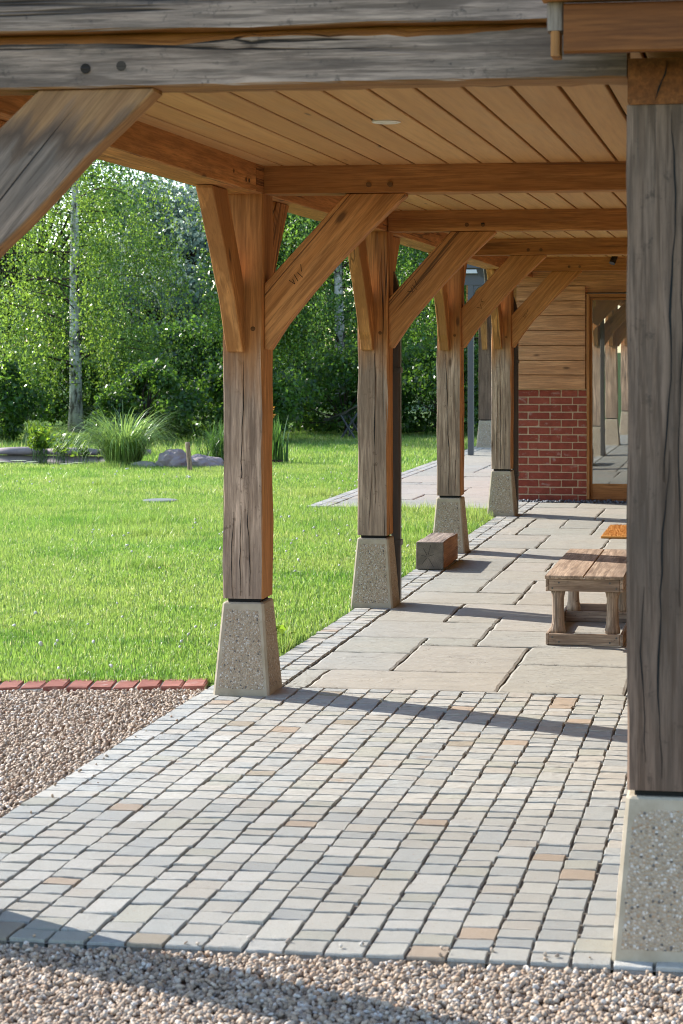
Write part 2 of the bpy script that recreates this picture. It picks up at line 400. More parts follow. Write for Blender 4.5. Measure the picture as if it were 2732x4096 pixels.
def brick_mat(name, a, b, white=.5):
    t = NT(name); vec, rnd, tc = t.objrand_vec()
    n = t.noise(vec, 18, 6, .65); n2 = t.noise(t.mapv(vec, (1, 1, 1.6)), 9, 4, .6, .5)
    c = t.mix(rnd, a, b); c = t.mix(t.ramp(n, [(.3, .5), (.65, 0.0)]), c, tuple(x*.45 for x in a))
    c = t.mix(t.math('MULTIPLY', t.ramp(n2, [(.58, 0.0), (.74, 1.0)]), white), c, (.52, .40, .34))
    return t.fin(c, .85, t.bump(n, .5, .004), .2)
M_brick = brick_mat('red_brick', (.25, .055, .036), (.33, .085, .055))
M_kerbb = brick_mat('kerb_brick', (.29, .105, .075), (.36, .145, .105), .6)
M_lime = plain('lime_mortar', (.50, .37, .25), .95, .1, var=.15, scale=80)
M_limeg = plain('kerb_mortar', (.40, .36, .28), .95, .1, var=.25, scale=60)

def gravel_mat():
    t = NT('gravel_stone'); g = t.n('NewGeometry')
    c = t.ramp(g.outputs['Random Per Island'], [(0, (.37, .275, .195)), (.2, (.46, .36, .27)), (.38, (.29, .215, .155)), (.52, (.54, .45, .355)), (.66, (.41, .295, .20)), (.78, (.24, .195, .16)), (.86, (.64, .58, .51)), (.95, (.36, .23, .15))], 'CONSTANT')
    n = t.noise(g.outputs['Position'], 160, 3)
    c = t.mix(t.math('MULTIPLY', n, .4), c, (.36, .265, .18))
    return t.fin(c, .7, None, .3)
M_gravel = gravel_mat()
M_clover = plain('clover_flower', (.72, .68, .62), .8, .2)
M_gbase = plain('gravel_bed', (.23, .175, .13), .95, .1, var=.4, scale=90)

def lawn_base():
    t = NT('lawn_soil'); g = t.n('NewGeometry'); n = t.noise(g.outputs['Position'], 3, 5); n2 = t.noise(g.outputs['Position'], 60, 4)
    c = t.mix(n, (.085, .165, .03), (.13, .21, .04)); c = t.mix(t.ramp(n2, [(.4, .5), (.6, 0.0)]), c, (.07, .13, .022))
    return t.fin(c, .95, t.bump(n2, .5, .01), .1)
M_lawn = lawn_base()
M_field = plain('far_grass', (.06, .10, .022), .95, .1, var=.3, scale=.5)
def grass_mat():
    t = NT('grass_blade'); g = t.n('NewGeometry'); r = g.outputs['Random Per Island']
    p = g.outputs['Position']
    pt = t.ramp(t.noise(p, .55, 3, .5), [(.35, 0.0), (.65, 1.0)]); pt2 = t.ramp(t.noise(p, 1.7, 4), [(.50, 0.0), (.66, 1.0)])
    a = t.mix(r, (.135, .255, .045), (.25, .385, .10)); dry = t.mix(pt, a, t.mix(r, (.21, .30, .07), (.34, .43, .15)))
    a = t.mix(t.math('MULTIPLY', pt2, .55), dry, (.06, .185, .022))
    a = t.mix(t.ramp(r, [(.93, 0.0), (.94, .8)], 'CONSTANT'), a, (.50, .48, .30))
    t.fin(a, .36, None, .5)
    tl = t.n('BsdfTranslucent'); t.l(t.mix(.5, a, t.mix(1.0, a, (2.0, 1.9, 1.0), 'MULTIPLY')), tl.inputs[0])
    mx = t.n('MixShader'); mx.inputs[0].default_value = .5
    t.l(t.b.outputs[0], mx.inputs[1]); t.l(tl.outputs[0], mx.inputs[2]); t.l(mx.outputs[0], t.out.inputs[0])
    return t.m
M_grass = grass_mat()
M_birchleaf = leafm('birch_leaf', (.080, .150, .034), (.33, .50, .055), .33, .8)
M_birchleaf2 = leafm('weeping_birch_leaf', (.055, .125, .034), (.23, .41, .050), .33, .8)
M_darkleaf = leafm('broad_leaf', (.040, .095, .024), (.14, .29, .035), .3, .8)
M_shrubleaf = leafm('shrub_leaf', (.036, .085, .018), (.17, .32, .032), .35, .5)
M_hazeleaf = leafm('haze_pale_leaf', (.21, .28, .22), (.26, .34, .25), .5, .4, .2)  # distance haze painted into the pale leaf colour of the far tree
M_water_leaf = leafm('marginal_leaf', (.10, .20, .02), (.26, .40, .03), .4, .5)
M_misc = leafm('ornamental_blade', (.17, .27, .075), (.30, .44, .10), .33, .7)
M_iris = leafm('iris_blade', (.05, .12, .03), (.12, .24, .04), .4, .5)
def bark():
    t = NT('birch_bark'); tc = t.n('TexCoord'); v = tc.outputs['Object']
    n = t.noise(t.mapv(v, (5, 5, 1.6)), 1.6, 5, .6); n2 = t.noise(t.mapv(v, (3, 3, 22)), 1.5, 4)
    ps = t.n('SeparateXYZ'); t.l(v, ps.inputs[0])
    lo = t.ramp(ps.outputs[2], [(.0, .75), (1.0, 0.0)])
    c = t.ramp(n, [(.40, (.06, .05, .042)), (.48, (.42, .40, .37)), (.60, (.66, .64, .60))])
    c = t.mix(t.ramp(n2, [(.58, 0.0), (.64, .8)]), c, (.07, .06, .055)); c = t.mix(lo, c, (.10, .085, .07))
    return t.fin(c, .85, t.bump(n, .5, .02), .2)
M_bark = bark()
M_darkbark = plain('dark_bark', (.055, .042, .032), .9, .1, var=.4, scale=12)
M_rock = plain('boulder_stone', (.30, .245, .24), .85, .2, var=.45, scale=9)
M_rock2 = plain('pale_boulder_stone', (.37, .33, .29), .85, .2, var=.4, scale=9)
M_steel = plain('grey_painted_steel', (.065, .07, .08), .45, .5)
M_pipe = plain('brown_painted_metal', (.05, .042, .04), .4, .5)
M_coir = plain('coir', (.50, .24, .07), .98, .05, var=.35, scale=180)
M_white = plain('white_trim', (.78, .76, .72), .4, .5)
M_dif = plain('lamp_diffuser', (.70, .68, .62), .5, .4)
M_spot = plain('black_anodised', (.012, .012, .013), .3, .5)
M_screw = plain('screw_head', (.10, .095, .085), .5, .5, .5)
M_cover = plain('grey_cover', (.19, .20, .19), .7, .3, var=.2, scale=30)
M_stake = oak('weathered_stake', 'grey', 1.2, (1.1, 1, .75))
M_roof = plain('roof_tile', (.13, .075, .055), .8, .2, var=.25, scale=8)
M_wall = plain('interior_plaster', (.42, .38, .33), .9, .1)
M_ifloor = plain('interior_floor', (.34, .26, .19), .4, .4)
M_curtain = plain('linen_curtain', (.52, .49, .44), .95, .1)
def glass_mat():
    t = NT('window_glass')
    tr = t.n('BsdfTransparent'); tr.inputs[0].default_value = (.80, .84, .82, 1)
    gl = t.n('BsdfGlossy'); gl.inputs['Roughness'].default_value = .0; gl.inputs[0].default_value = (1, 1, 1, 1)
    tc = t.n('TexCoord'); bm_ = t.bump(t.noise(tc.outputs['Object'], 1.3, 1), .012, .02); t.l(bm_, gl.inputs['Normal'])
    fr = t.n('Fresnel'); fr.inputs[0].default_value = 1.5
    f = t.math('ADD', t.math('MULTIPLY', fr.outputs[0], 1.6), .22, clamp=True)
    mx = t.n('MixShader'); t.l(f, mx.inputs[0]); t.l(tr.outputs[0], mx.inputs[1]); t.l(gl.outputs[0], mx.inputs[2]); t.l(mx.outputs[0], t.out.inputs[0])
    return t.m
M_glass = glass_mat()
def water_mat():
    t = NT('pond_water'); g = t.n('NewGeometry'); n = t.noise(t.mapv(g.outputs['Position'], (1, 3, 1)), 2.5, 3)
    m = t.fin((.012, .018, .010), .04, t.bump(n, .06, .02), .6); return m
M_water = water_mat()

# ------------------------------------------------------------------ ground and lawn
def sheet(name, pts, z, mat, kind='structure'):
    V = [(x, y, z) for x, y in pts]
    o = mk(name, V, [tuple(range(len(pts)))], mat, recentre=False); fixn(o.data); tag(o, kind=kind)
    if o.data.polygons[0].normal.z < 0: o.data.flip_normals()
    return o
sheet('ground', [(-600, -400), (600, -400), (600, 900), (-600, 900)], -.12, M_field)
# kerb line runs a little askew: passes (-2.5, 8.93) and (-3.45, 8.76)
KS = .18
def kerb_y(x): return 8.97 + KS*(x+2.5)
LAWN_R = -2.405
PATHX = -4.37
lawn_poly = [(-26, kerb_y(-26)), (LAWN_R, kerb_y(LAWN_R)), (LAWN_R, 18.55), (-2.55, 18.9), (PATHX, 18.95), (PATHX, 40), (-40, 40), (-40, kerb_y(-26))]
sheet('lawn', lawn_poly, -.012, M_lawn)

def blades(P, h, w, lean, two, rngl):
    """P (n,2) positions; tapered blades"""
    n = len(P); a = rngl.uniform(0, 2*np.pi, n); la = rngl.uniform(0, 2*np.pi, n)
    hh = h*rngl.uniform(.55, 1.25, n); ww = w*rngl.uniform(.7, 1.3, n); ln = lean*np.abs(rngl.normal(0, 1, n))*hh
    dx, dy = np.cos(a)*ww/2, np.sin(a)*ww/2; lx, ly = np.cos(la)*ln, np.sin(la)*ln
    z0 = np.full(n, -.012)
    A = np.stack([P[:, 0]-dx, P[:, 1]-dy, z0], 1); B = np.stack([P[:, 0]+dx, P[:, 1]+dy, z0], 1)
    T = np.stack([P[:, 0]+lx, P[:, 1]+ly, hh*np.sqrt(np.maximum(.12, 1-(ln/hh)**2*.5))], 1)
    if not two:
        V = np.stack([A, B, T], 1).reshape(-1, 3); F = np.arange(3*n).reshape(n, 3); return V, F
    m = .55
    C = np.stack([P[:, 0]-dx*.8+lx*.28, P[:, 1]-dy*.8+ly*.28, hh*m], 1); D = np.stack([P[:, 0]+dx*.8+lx*.28, P[:, 1]+dy*.8+ly*.28, hh*m], 1)
    V = np.stack([A, B, D, C, T], 1).reshape(-1, 3); b = np.arange(n)[:, None]*5
    F = np.concatenate([b+np.array([0, 1, 3]), b+np.array([1, 2, 3]), b+np.array([3, 2, 4])], 0)
    return V, F
def in_lawn(x, y):
    ok = (y > kerb_y(x)+.055) & (x < LAWN_R+.005) & ~((x > PATHX) & (y > 18.9))
    ok &= ~((x < -8.55-.12*np.sin(x*2)) & (y > 25.1+.12*np.sin(x*3)+.1*np.sin(x*7)) & (y < 27.5))
    ok &= (x+.41*y > -1.6)                     # beyond the left of the view
    ok &= ~(((x+5.98)/.17)**2+((y-19.41)/.17)**2 < 1)
    return ok
def scatter(y0, y1, dens, rngl):
    xs0 = -.41*y1-1.7; A = (y1-y0)*(LAWN_R+.05-xs0); n = int(A*dens)
    x = rngl.uniform(xs0, LAWN_R+.03, n); y = rngl.uniform(y0, y1, n)
    k = in_lawn(x, y); x, y = x[k], y[k]
    # bare / scruffy strip along the paving
    e = (x > LAWN_R-.05) & (y < 18.5); k = ~(e & (rngl.random(len(x)) < .35)); return np.stack([x[k], y[k]], 1)
gv, gf, off = [], [], 0
for y0, y1, dens, h, w, two in ((8.2, 11.2, 7500, .027, .0042, True), (11.2, 15, 5200, .027, .0046, True), (15, 20, 3600, .028, .006, False), (20, 26, 2200, .03, .0085, False), (26, 36, 800, .055, .014, False)):
    P = scatter(y0, y1, dens, rng)
    V, F = blades(P, h, w, .75, two, rng); gv.append(V); gf.append(F+off); off += len(V)
# tufts of longer, darker grass
tc = [(-5.55, 17.1, .55), (-5.1, 16.0, .35), (-7.4, 21.6, .35), (-5.9, 14.0, .5), (-4.3, 13.6, .3), (-4.6, 20.4, .35), (-2.75, 16.6, .5), (-2.62, 17.8, .4), (-2.7, 15.6, .35), (-2.9, 18.5, .5), (-3.6, 18.7, .5), (-8.3, 24.7, .5), (-2.52, 10.1, .2), (-2.5, 13.2, .25)]
for x, y, r in tc:
    n = int(1700*r); P = np.stack([rng.normal(x, r*.45, n), rng.normal(y, r*.35, n)], 1); P = P[in_lawn(P[:, 0], P[:, 1])]
    V, F = blades(P, .085, .006, .55, False, rng); gv.append(V); gf.append(F+off); off += len(V)
go = mk('lawn_grass', np.concatenate(gv), np.concatenate(gf), M_grass, recentre=False)
tag(go, 'short bright green lawn grass beside the paving', 'grass', kind='stuff')

# ------------------------------------------------------------------ gravel
t_ = (1+5**.5)/2
ICO = np.array([(-1, t_, 0), (1, t_, 0), (-1, -t_, 0), (1, -t_, 0), (0, -1, t_), (0, 1, t_), (0, -1, -t_), (0, 1, -t_), (t_, 0, -1), (t_, 0, 1), (-t_, 0, -1), (-t_, 0, 1)])/math.sqrt(1+t_*t_)
ICOF = np.array([(0, 11, 5), (0, 5, 1), (0, 1, 7), (0, 7, 10), (0, 10, 11), (1, 5, 9), (5, 11, 4), (11, 10, 2), (10, 7, 6), (7, 1, 8), (3, 9, 4), (3, 4, 2), (3, 2, 6), (3, 6, 8), (3, 8, 9), (4, 9, 5), (2, 4, 11), (6, 2, 10), (8, 6, 7), (9, 8, 1)])
def stones(P, r, rngl, jit=.34, flat=.66):
    n = len(P); S = rngl.uniform(.7, 1.35, (n, 1, 3))*np.asarray(r).reshape(-1, 1, 1); S[:, :, 2] *= flat
    V = ICO[None]*(1+rngl.uniform(-jit, jit, (n, 12, 1)))*S
    q = rngl.normal(0, 1, (n, 4)); q[:, 1:3] *= .45; q /= np.linalg.norm(q, axis=1, keepdims=True); w, x, y, z = q.T
    Rm = np.stack([1-2*(y*y+z*z), 2*(x*y-z*w), 2*(x*z+y*w), 2*(x*y+z*w), 1-2*(x*x+z*z), 2*(y*z-x*w), 2*(x*z-y*w), 2*(y*z+x*w), 1-2*(x*x+y*y)], 1).reshape(n, 3, 3)
    V = np.einsum('nij,nkj->nki', Rm, V)+P[:, None, :]
    F = ICOF[None]+(np.arange(n)*12)[:, None, None]
    return V.reshape(-1, 3), F.reshape(-1, 3)
x = rng.uniform(-9, LAWN_R, 700); y = rng.uniform(9, 24, 700); k = in_lawn(x, y) & (np.sin(x*1.3)+np.sin(y*.9) > .2); P = np.stack([x[k], y[k], np.full(k.sum(), .03)], 1)[:150]
V, F = stones(P, .010*rng.uniform(.7, 1.2, len(P)), rng, .2, .9)
tag(mk('clover_flowers', V, F, M_clover, recentre=False), 'tiny white clover heads scattered in the lawn', 'clover', kind='stuff')
SETX0, SETX1, SETY0 = -2.50, .42, 5.03
sheet('gravel_bed', [(-9, 2.5), (3, 2.5), (3, SETY0), (SETX0, SETY0), (SETX0, kerb_y(SETX0)-.1), (-9, kerb_y(-9)-.1)], -.032, M_gbase)
def gravel(n, x0, x1, y0, y1, r, cond):
    x = rng.uniform(x0, x1, n); y = rng.uniform(y0, y1, n); k = cond(x, y); x, y = x[k], y[k]
    z = -.022+rng.uniform(0, .016, len(x)); return stones(np.stack([x, y, z], 1), r*rng.uniform(.75, 1.25, len(x)), rng)
inleft = lambda x, y: (x < SETX0-.004) & (y < kerb_y(x)-.122) & (y >= SETY0-.2) & (x > -.41*y-.6)
infront = lambda x, y: (y < SETY0-.012)
G = [gravel(62000, -4.3, SETX0, 4.8, 8.9, .0080, inleft), gravel(20500, -2.35, .12, 4.25, SETY0, .0078, infront), gravel(2500, -4.5, .6, 3.4, 4.15, .013, lambda x, y: x < 9)]
xs = np.concatenate([SETX0+.01+np.abs(rng.normal(0, .05, 16)), rng.uniform(-2.2, -.4, 22)]); ys_ = np.concatenate([rng.uniform(5.2, 8.2, 16), SETY0+.01+np.abs(rng.normal(0, .05, 22))])
G.append(stones(np.stack([xs, ys_, np.full(38, .006)], 1), .006*rng.uniform(.6, 1.3, 38), rng))
gv, gf, off = [], [], 0
for V, F in G: gv.append(V); gf.append(F+off); off += len(V)
tag(mk('gravel', np.concatenate(gv), np.concatenate(gf), M_gravel, recentre=False), 'buff pea gravel of small angular stones beside the setts', 'gravel', kind='stuff')

# ------------------------------------------------------------------ brick kerb
kb = root('brick_kerb', (-3.9, kerb_y(-3.9), 0), 'row of red bricks edging the lawn along the gravel', 'kerb', rz=math.atan(KS))
ang = math.atan(KS); cs, sn = math.cos(ang), math.sin(ang)
kmv, kmf = bevbox(-3.2, 3.2, -.104, .104, -.04, .012, .003)
# brick meshes in the kerb's own frame
def unit_brick(L, D, H, seed, b=.005, j=.0022):
    r = np.random.default_rng(seed); V, F = bevbox(-L/2, L/2, -D/2, D/2, 0, H, b)
    V = V+r.normal(0, j, V.shape)*np.array((1, 1, .6)); return V, F
kbm = []
for s in range(6):
    V, F = unit_brick(.096, .213, .062, s); me = fixn(mesh_np('brick', V, F)); me.materials.append(M_kerbb); kbm.append(me)
k0 = WM[kb.name]
x = 1.385; i = 0
while x > -3.2:
    place('brick', kbm[i % 6], M_kerbb, kb, k0 @ Matrix.Translation((x-.05, rng.normal(0, .003), -.057+rng.normal(0, .002))) @ Matrix.Rotation(rng.normal(0, .012)+(math.pi if i % 2 else 0), 4, 'Z'))
    x -= .1065; i += 1
V, F = bevbox(-3.2, 1.385, -.100, .100, -.07, -.004, .003); place('mortar_bed', fixn(mesh_np('mortar_bed', V, F)), M_limeg, kb, k0)

# ------------------------------------------------------------------ sett paving (front field and the two-course strip)
M_smort = plain('sett_mortar', (.19, .17, .145), .95, .1, var=.4, scale=60)
sp = sheet('sett_paving', [(SETX0+.004, SETY0+.004), (SETX1, SETY0+.004), (SETX1, 8.935), (-2.178, 8.935), (-2.178, 19.9), (-2.392, 19.9), (-2.392, 8.935), (SETX0+.05, 8.935)], -.0085, M_smort)
def sett_mesh(seed, lx, ly):
    """unit sett about 1x1, uneven rim, slightly pillowed"""
    r = np.random.default_rng(seed); k = 3
    rim = []
    for (x0, y0, x1, y1) in ((-.5, -.5, .5, -.5), (.5, -.5, .5, .5), (.5, .5, -.5, .5), (-.5, .5, -.5, -.5)):
        for q in range(k): rim.append((x0+(x1-x0)*q/k, y0+(y1-y0)*q/k))
    rim = np.array(rim)+r.normal(0, .009, (len(rim), 2)); rim[::k] *= .99
    m = len(rim); zt = r.normal(0, .0005, m)+.0014*(r.normal()*rim[:, 0]+r.normal()*rim[:, 1])
    V = [(x*lx, y*ly, -.035) for x, y in rim]+[(x*lx, y*ly, -.0015+z) for (x, y), z in zip(rim, zt)]+[(x*lx*.955, y*ly*.95, .0012+z) for (x, y), z in zip(rim, zt)]
    V.append((0, 0, .0014))
    F = []
    for i in range(m):
        j = (i+1) % m; F += [(i, j, m+j, m+i), (m+i, m+j, 2*m+j, 2*m+i), (2*m+i, 2*m+j, 3*m)]
    return np.array(V), F
PITCH = .1065
slots = []      # x, y, lx, ly
cx = SETX0+.052
while cx < .40:
    y = SETY0+.003
    while y < 8.90:
        ly = float(np.clip(rng.normal(.101, .013), .066, .135))
        if rng.random() < .06: ly *= 1.5
        if y+ly > 8.90: ly = 8.925-y
        if ly > .03: slots.append((cx+rng.normal(0, .0015), y+ly/2, PITCH-.0068+rng.normal(0, .0014), ly-.0115))
        y += ly
    cx += PITCH
for cxs in (-2.339, -2.233):
    y = 8.94
    while y < 19.9:
        ly = float(np.clip(rng.normal(.092, .014), .06, .13))
        slots.append((cxs+rng.normal(0, .0015), y+ly/2, PITCH-.009+rng.normal(0, .0015), ly-.012)); y += ly
def clear(x, y, lx, ly):     # nothing under the stone plinths
    for px, py in ((-2.30, 8.81), (-2.296, 11.82), (-2.332, 15.0), (-2.352, 18.26), (-.245, 5.21), (-2.30, 5.21)):
        if abs(x-px) < .1+lx*.2 and abs(y-py) < .1+ly*.2: return False
    return True
slots = [s for s in slots if clear(*s)]
vis = [s for s in slots if s[0] < -.075*s[1]+.03]
vis.sort(key=lambda s: s[1]); near = vis[:300]; nearset = set(map(id, near))
SM = []
for s in range(14):
    V, F = sett_mesh(100+s, 1, 1); me = fixn(mesh_np('sett', V, F)); me.materials.append(M_sett); SM.append(me)
rv, rf = [], []
for s in slots:
    k = rng.integers(14); x, y, lx, ly = s; rz = math.pi*int(rng.integers(2))+rng.normal(0, .012); dz = rng.normal(0, .001)
    M = Matrix.Translation((x, y, dz)) @ Matrix.Rotation(rz, 4, 'Z') @ Matrix.Diagonal((lx, ly, 1, 1))
    if id(s) in nearset: place('sett', SM[k], M_sett, sp, M)
    else:
        V, F = sett_mesh(100+int(k), 1, 1); A = np.array(M); rv.append(V @ A[:3, :3].T+A[:3, 3]); rf.append(F)
V, F = join([(v, f) for v, f in zip(rv, rf)])
o = mk('sett_remainder', V, F, M_sett_i, sp, frame=Matrix.Identity(4)); fixn(o.data); tag(o, kind='stuff')

# ------------------------------------------------------------------ flagstones
def flag(parent, x0, x1, y0, y1, gap=.012, z=0):
    r = rng; x0 += gap/2; x1 -= gap/2; y0 += gap*.8; y1 -= gap*.8
    k = 6; rim = []
    for (a, b, c, d) in ((x0, y0, x1, y0), (x1, y0, x1, y1), (x1, y1, x0, y1), (x0, y1, x0, y0)):
        for q in range(k): rim.append((a+(c-a)*q/k, b+(d-b)*q/k))
    rim = np.array(rim); c = rim.mean(0); rim = rim+r.normal(0, .0034, rim.shape); m = len(rim)
    zt = r.normal(0, .0012, m)
    inn = c+(rim-c)*np.maximum(.9, 1-.012/np.maximum(np.abs(rim-c).max(1, keepdims=True), .02))
    dz = z+r.normal(0, .0015)
    V = [(x, y, dz-.04) for x, y in rim]+[(x, y, dz-.003+q) for (x, y), q in zip(rim, zt)]+[(x, y, dz+.001+q*.5) for (x, y), q in zip(inn, zt)]+[(c[0], c[1], dz+.0015)]
    F = []
    for i in range(m):
        j = (i+1) % m; F += [(i, j, m+j, m+i), (m+i, m+j, 2*m+j, 2*m+i), (2*m+i, 2*m+j, 3*m)]
    o = mk('flagstone', V, F, M_flag, parent); fixn(o.data)
    return o
fp = sheet('flagstone_paving', [(-2.176, 8.937), (.95, 8.937), (.95, 19.74), (-2.176, 19.74)], -.010, M_mortar)
man = [(-2.175, -2.06, 8.94, 9.45), (-2.06, -1.18, 8.94, 9.46), (-1.18, -.60, 8.94, 9.73), (-2.175, -1.76, 9.45, 10.01), (-1.76, -1.18, 9.46, 10.285), (-1.18, -.6, 9.73, 10.285),
       (-2.175, -1.76, 10.01, 10.54), (-1.76, -1.47, 10.285, 10.54), (-1.47, -.6, 10.285, 10.85), (-2.175, -1.47, 10.54, 11.15), (-1.77, -1.47, 11.15, 11.42), (-2.175, -1.77, 11.15, 11.97),
       (-1.47, -.6, 10.85, 11.42), (-1.77, -.9, 11.42, 11.97), (-.9, -.6, 11.42, 12.54), (-2.175, -1.47, 11.97, 12.5), (-1.47, -.9, 11.97, 12.54), (-2.175, -1.77, 12.5, 13.2), (-1.77, -1.47, 12.5, 13.2), (-1.47, -.6, 12.54, 13.2),
       (-2.175, -1.77, 13.2, 13.75), (-1.77, -.89, 13.2, 13.75), (-.89, -.6, 13.2, 14.0), (-2.175, -1.77, 13.75, 14.5), (-1.77, -1.47, 13.75, 14.3), (-1.47, -.89, 13.75, 14.3), (-.89, -.6, 14.0, 14.9),
       (-2.175, -1.77, 14.5, 15.28), (-1.77, -1.18, 14.3, 14.75), (-1.18, -.89, 14.3, 15.28), (-1.77, -1.18, 14.75, 15.28), (-.89, -.6, 14.9, 15.28),
       (-2.175, -1.71, 15.28, 15.85), (-2.175, -1.71, 15.85, 16.38), (-1.71, -1.2, 15.28, 16.42), (-1.2, -.6, 15.28, 15.8), (-1.2, -.6, 15.8, 16.42), (-2.175, -2.0, 16.38, 17.05), (-2.0, -1.38, 16.4, 17.0), (-1.38, -.6, 16.42, 16.95),
       (-2.175, -2.0, 17.05, 17.9), (-2.0, -1.7, 17.0, 17.9), (-1.7, -1.38, 17.0, 17.9), (-1.38, -.6, 16.95, 17.88), (-2.175, -1.47, 17.9, 18.5), (-1.47, -.6, 17.88, 18.45), (-2.175, -1.47, 18.5, 19.15), (-1.47, -.9, 18.45, 19.15), (-.9, -.6, 18.45, 19.15),
       (-2.175, -1.76, 19.15, 19.73), (-1.76, -.9, 19.15, 19.73), (-.9, -.6, 19.15, 19.73)]
for r_ in man: flag(fp, *r_)
def fill(parent, x0, x1, y0, y1, u=.29):
    nx, ny = max(1, round((x1-x0)/u)), max(1, round((y1-y0)/u)); ux, uy = (x1-x0)/nx, (y1-y0)/ny
    used = np.zeros((nx, ny), bool); SZ = [(3, 2), (2, 2), (2, 3), (2, 1), (1, 2), (3, 1), (1, 1)]
    for j in range(ny):
        for i in range(nx):
            if used[i, j]: continue
            for (a, b) in sorted(SZ, key=lambda s: rng.random()-.12*s[0]*s[1]):
                if i+a <= nx and j+b <= ny and not used[i:i+a, j:j+b].any():
                    used[i:i+a, j:j+b] = True; flag(parent, x0+i*ux, x0+(i+a)*ux, y0+j*uy, y0+(j+b)*uy); break
fill(fp, -.6, .94, 8.94, 19.73, .38)
gp = sheet('garden_path', [(PATHX, 18.95), (-2.40, 18.95), (-2.40, 20.0), (-2.46, 20.0), (-2.46, 32), (PATHX, 32)], -.010, M_mortar)
fill(gp, PATHX+.21, -2.42, 18.97, 19.93, .32); fill(gp, PATHX+.21, -2.47, 19.93, 31.5, .36)
rv = []
for cxs in (PATHX+.052, PATHX+.157):
    y = 18.97
    while y < 31.4:
        ly = float(np.clip(rng.normal(.10, .014), .07, .13)); V, F = sett_mesh(int(rng.integers(100, 114)), PITCH-.0115, ly-.009)
        rv.append((V+np.array((cxs, y+ly/2, 0)), F)); y += ly
V, F = join(rv); o = mk('sett_edging', V, F, M_sett_i, gp, frame=Matrix.Identity(4)); fixn(o.data); tag(o, kind='stuff')

# ------------------------------------------------------------------ concrete plinths
def plinth(cx, cy, label, group='tapered plinths under the oak posts', h=.412, b=.130, tp=.0945):
    p = root('stone_plinth', (cx, cy, 0), label, 'plinth', group)
    V = []; F = []
    rr = .010
    rings = [(b, -.02), (b, 0.0), (tp+.001, h-.006), (tp-.006, h)]
    for (s, z) in rings:
        c = min(rr, s*.2)
        V += [(cx+x, cy+y, z) for x, y in ((-s+c, -s), (s-c, -s), (s, -s+c), (s, s-c), (s-c, s), (-s+c, s), (-s, s-c), (-s, -s+c))]
    for k in range(3):
        for i in range(8): F.append((k*8+i, k*8+(i+1) % 8, (k+1)*8+(i+1) % 8, (k+1)*8+i))
    F += [tuple(range(8))[::-1], tuple(range(24, 32))]
    o = mk('rim', V, F, M_rim, p, frame=Matrix.Translation((cx, cy, 0))); fixn(o.data)
    # exposed aggregate panel on every side, standing a hair proud and rough
    n = 14
    for q in range(4):
        a = q*math.pi/2; M = Matrix.Rotation(a, 4, 'Z'); V = []; F = []; r = np.random.default_rng(int(cy*100)+q)
        for jz in range(n+1):
            fz = jz/n; z = .028+(h-.028-.032)*fz; s = b+(tp-b)*(z/h); wdt = s-.022
            for jx in range(9):
                e = (jx in (0, 8)) or (jz in (0, n)); x = (-1+2*jx/8)*wdt+(r.normal(0, .0012) if e else 0)
                d = -s-(0.0004 if e else .0024+r.normal(0, .0006))
                v = M @ Vector((x, d, z+(r.normal(0, .0015) if e else 0))); V.append((cx+v.x, cy+v.y, v.z))
        for jz in range(n):
            for jx in range(8): i0 = jz*9+jx; F.append((i0, i0+1, i0+10, i0+9))
        mk('aggregate_panel', V, F, M_agg, p, frame=Matrix.Translation((cx, cy, 0)) @ Matrix.Rotation(a, 4, 'Z'), smooth=True)
    V, F = bevbox(cx-.074, cx+.074, cy-.074, cy+.074, h-.004, h+.0165, .002); mk('steel_shoe', V, F, M_black, p)
    return p
POSTS = [(-2.30, 8.81), (-2.296, 11.82), (-2.332, 15.0), (-2.352, 18.26)]
plinth(-.245, 5.21, 'tapered aggregate plinth standing at the gravel edge under the thick grey post')
plinth(-2.30, 5.21, 'tapered aggregate plinth under the corner post at the end of the gravel')
for (x, y), t in zip(POSTS, ('tapered aggregate plinth at the end of the brick kerb', 'tapered aggregate plinth between brick kerb and timber block, beside the lawn', 'tapered aggregate plinth right behind the short timber block', 'tapered aggregate plinth closest to the red brick wall')):
    plinth(x, y, t)

# ------------------------------------------------------------------ oak veranda
ver = root('oak_veranda', (-1.3, 12, 0), 'open oak framed veranda with braced posts and boarded ceiling', 'veranda')
ZB, ZC = 2.25, 2.375
def peg(x, y, z, parent, ax='y', r=.011, d=.006):
    V, F = tube([(x, y, z), (x, y-d, z)] if ax == 'y' else [(x, y, z), (x+d, y, z)], r, 10); mk('peg', V, F, M_peg, parent)
def bez(p0, p1, p2, n=10):
    return [((1-t)**2*p0[0]+2*t*(1-t)*p1[0]+t*t*p2[0], (1-t)**2*p0[1]+2*t*(1-t)*p1[1]+t*t*p2[1]) for t in [i/n for i in range(n+1)]]
def brace_loop(reach=.645, foot=1.549, upper=1.846, topw=.268, zb=ZB-.002, nib=.025, wav=0.0, seed=0):
    r = np.random.default_rng(seed)
    low = bez((nib, foot), (nib+.17*reach/.645, foot+.28), (reach, zb-.012), 10)
    up = [(reach-topw, zb), (0, upper)]
    low = [(x+r.normal(0, wav), z+r.normal(0, wav)) for x, z in low[:-1]]+[low[-1]]
    return [(0, foot+.002)]+low+[(reach, zb)]+up
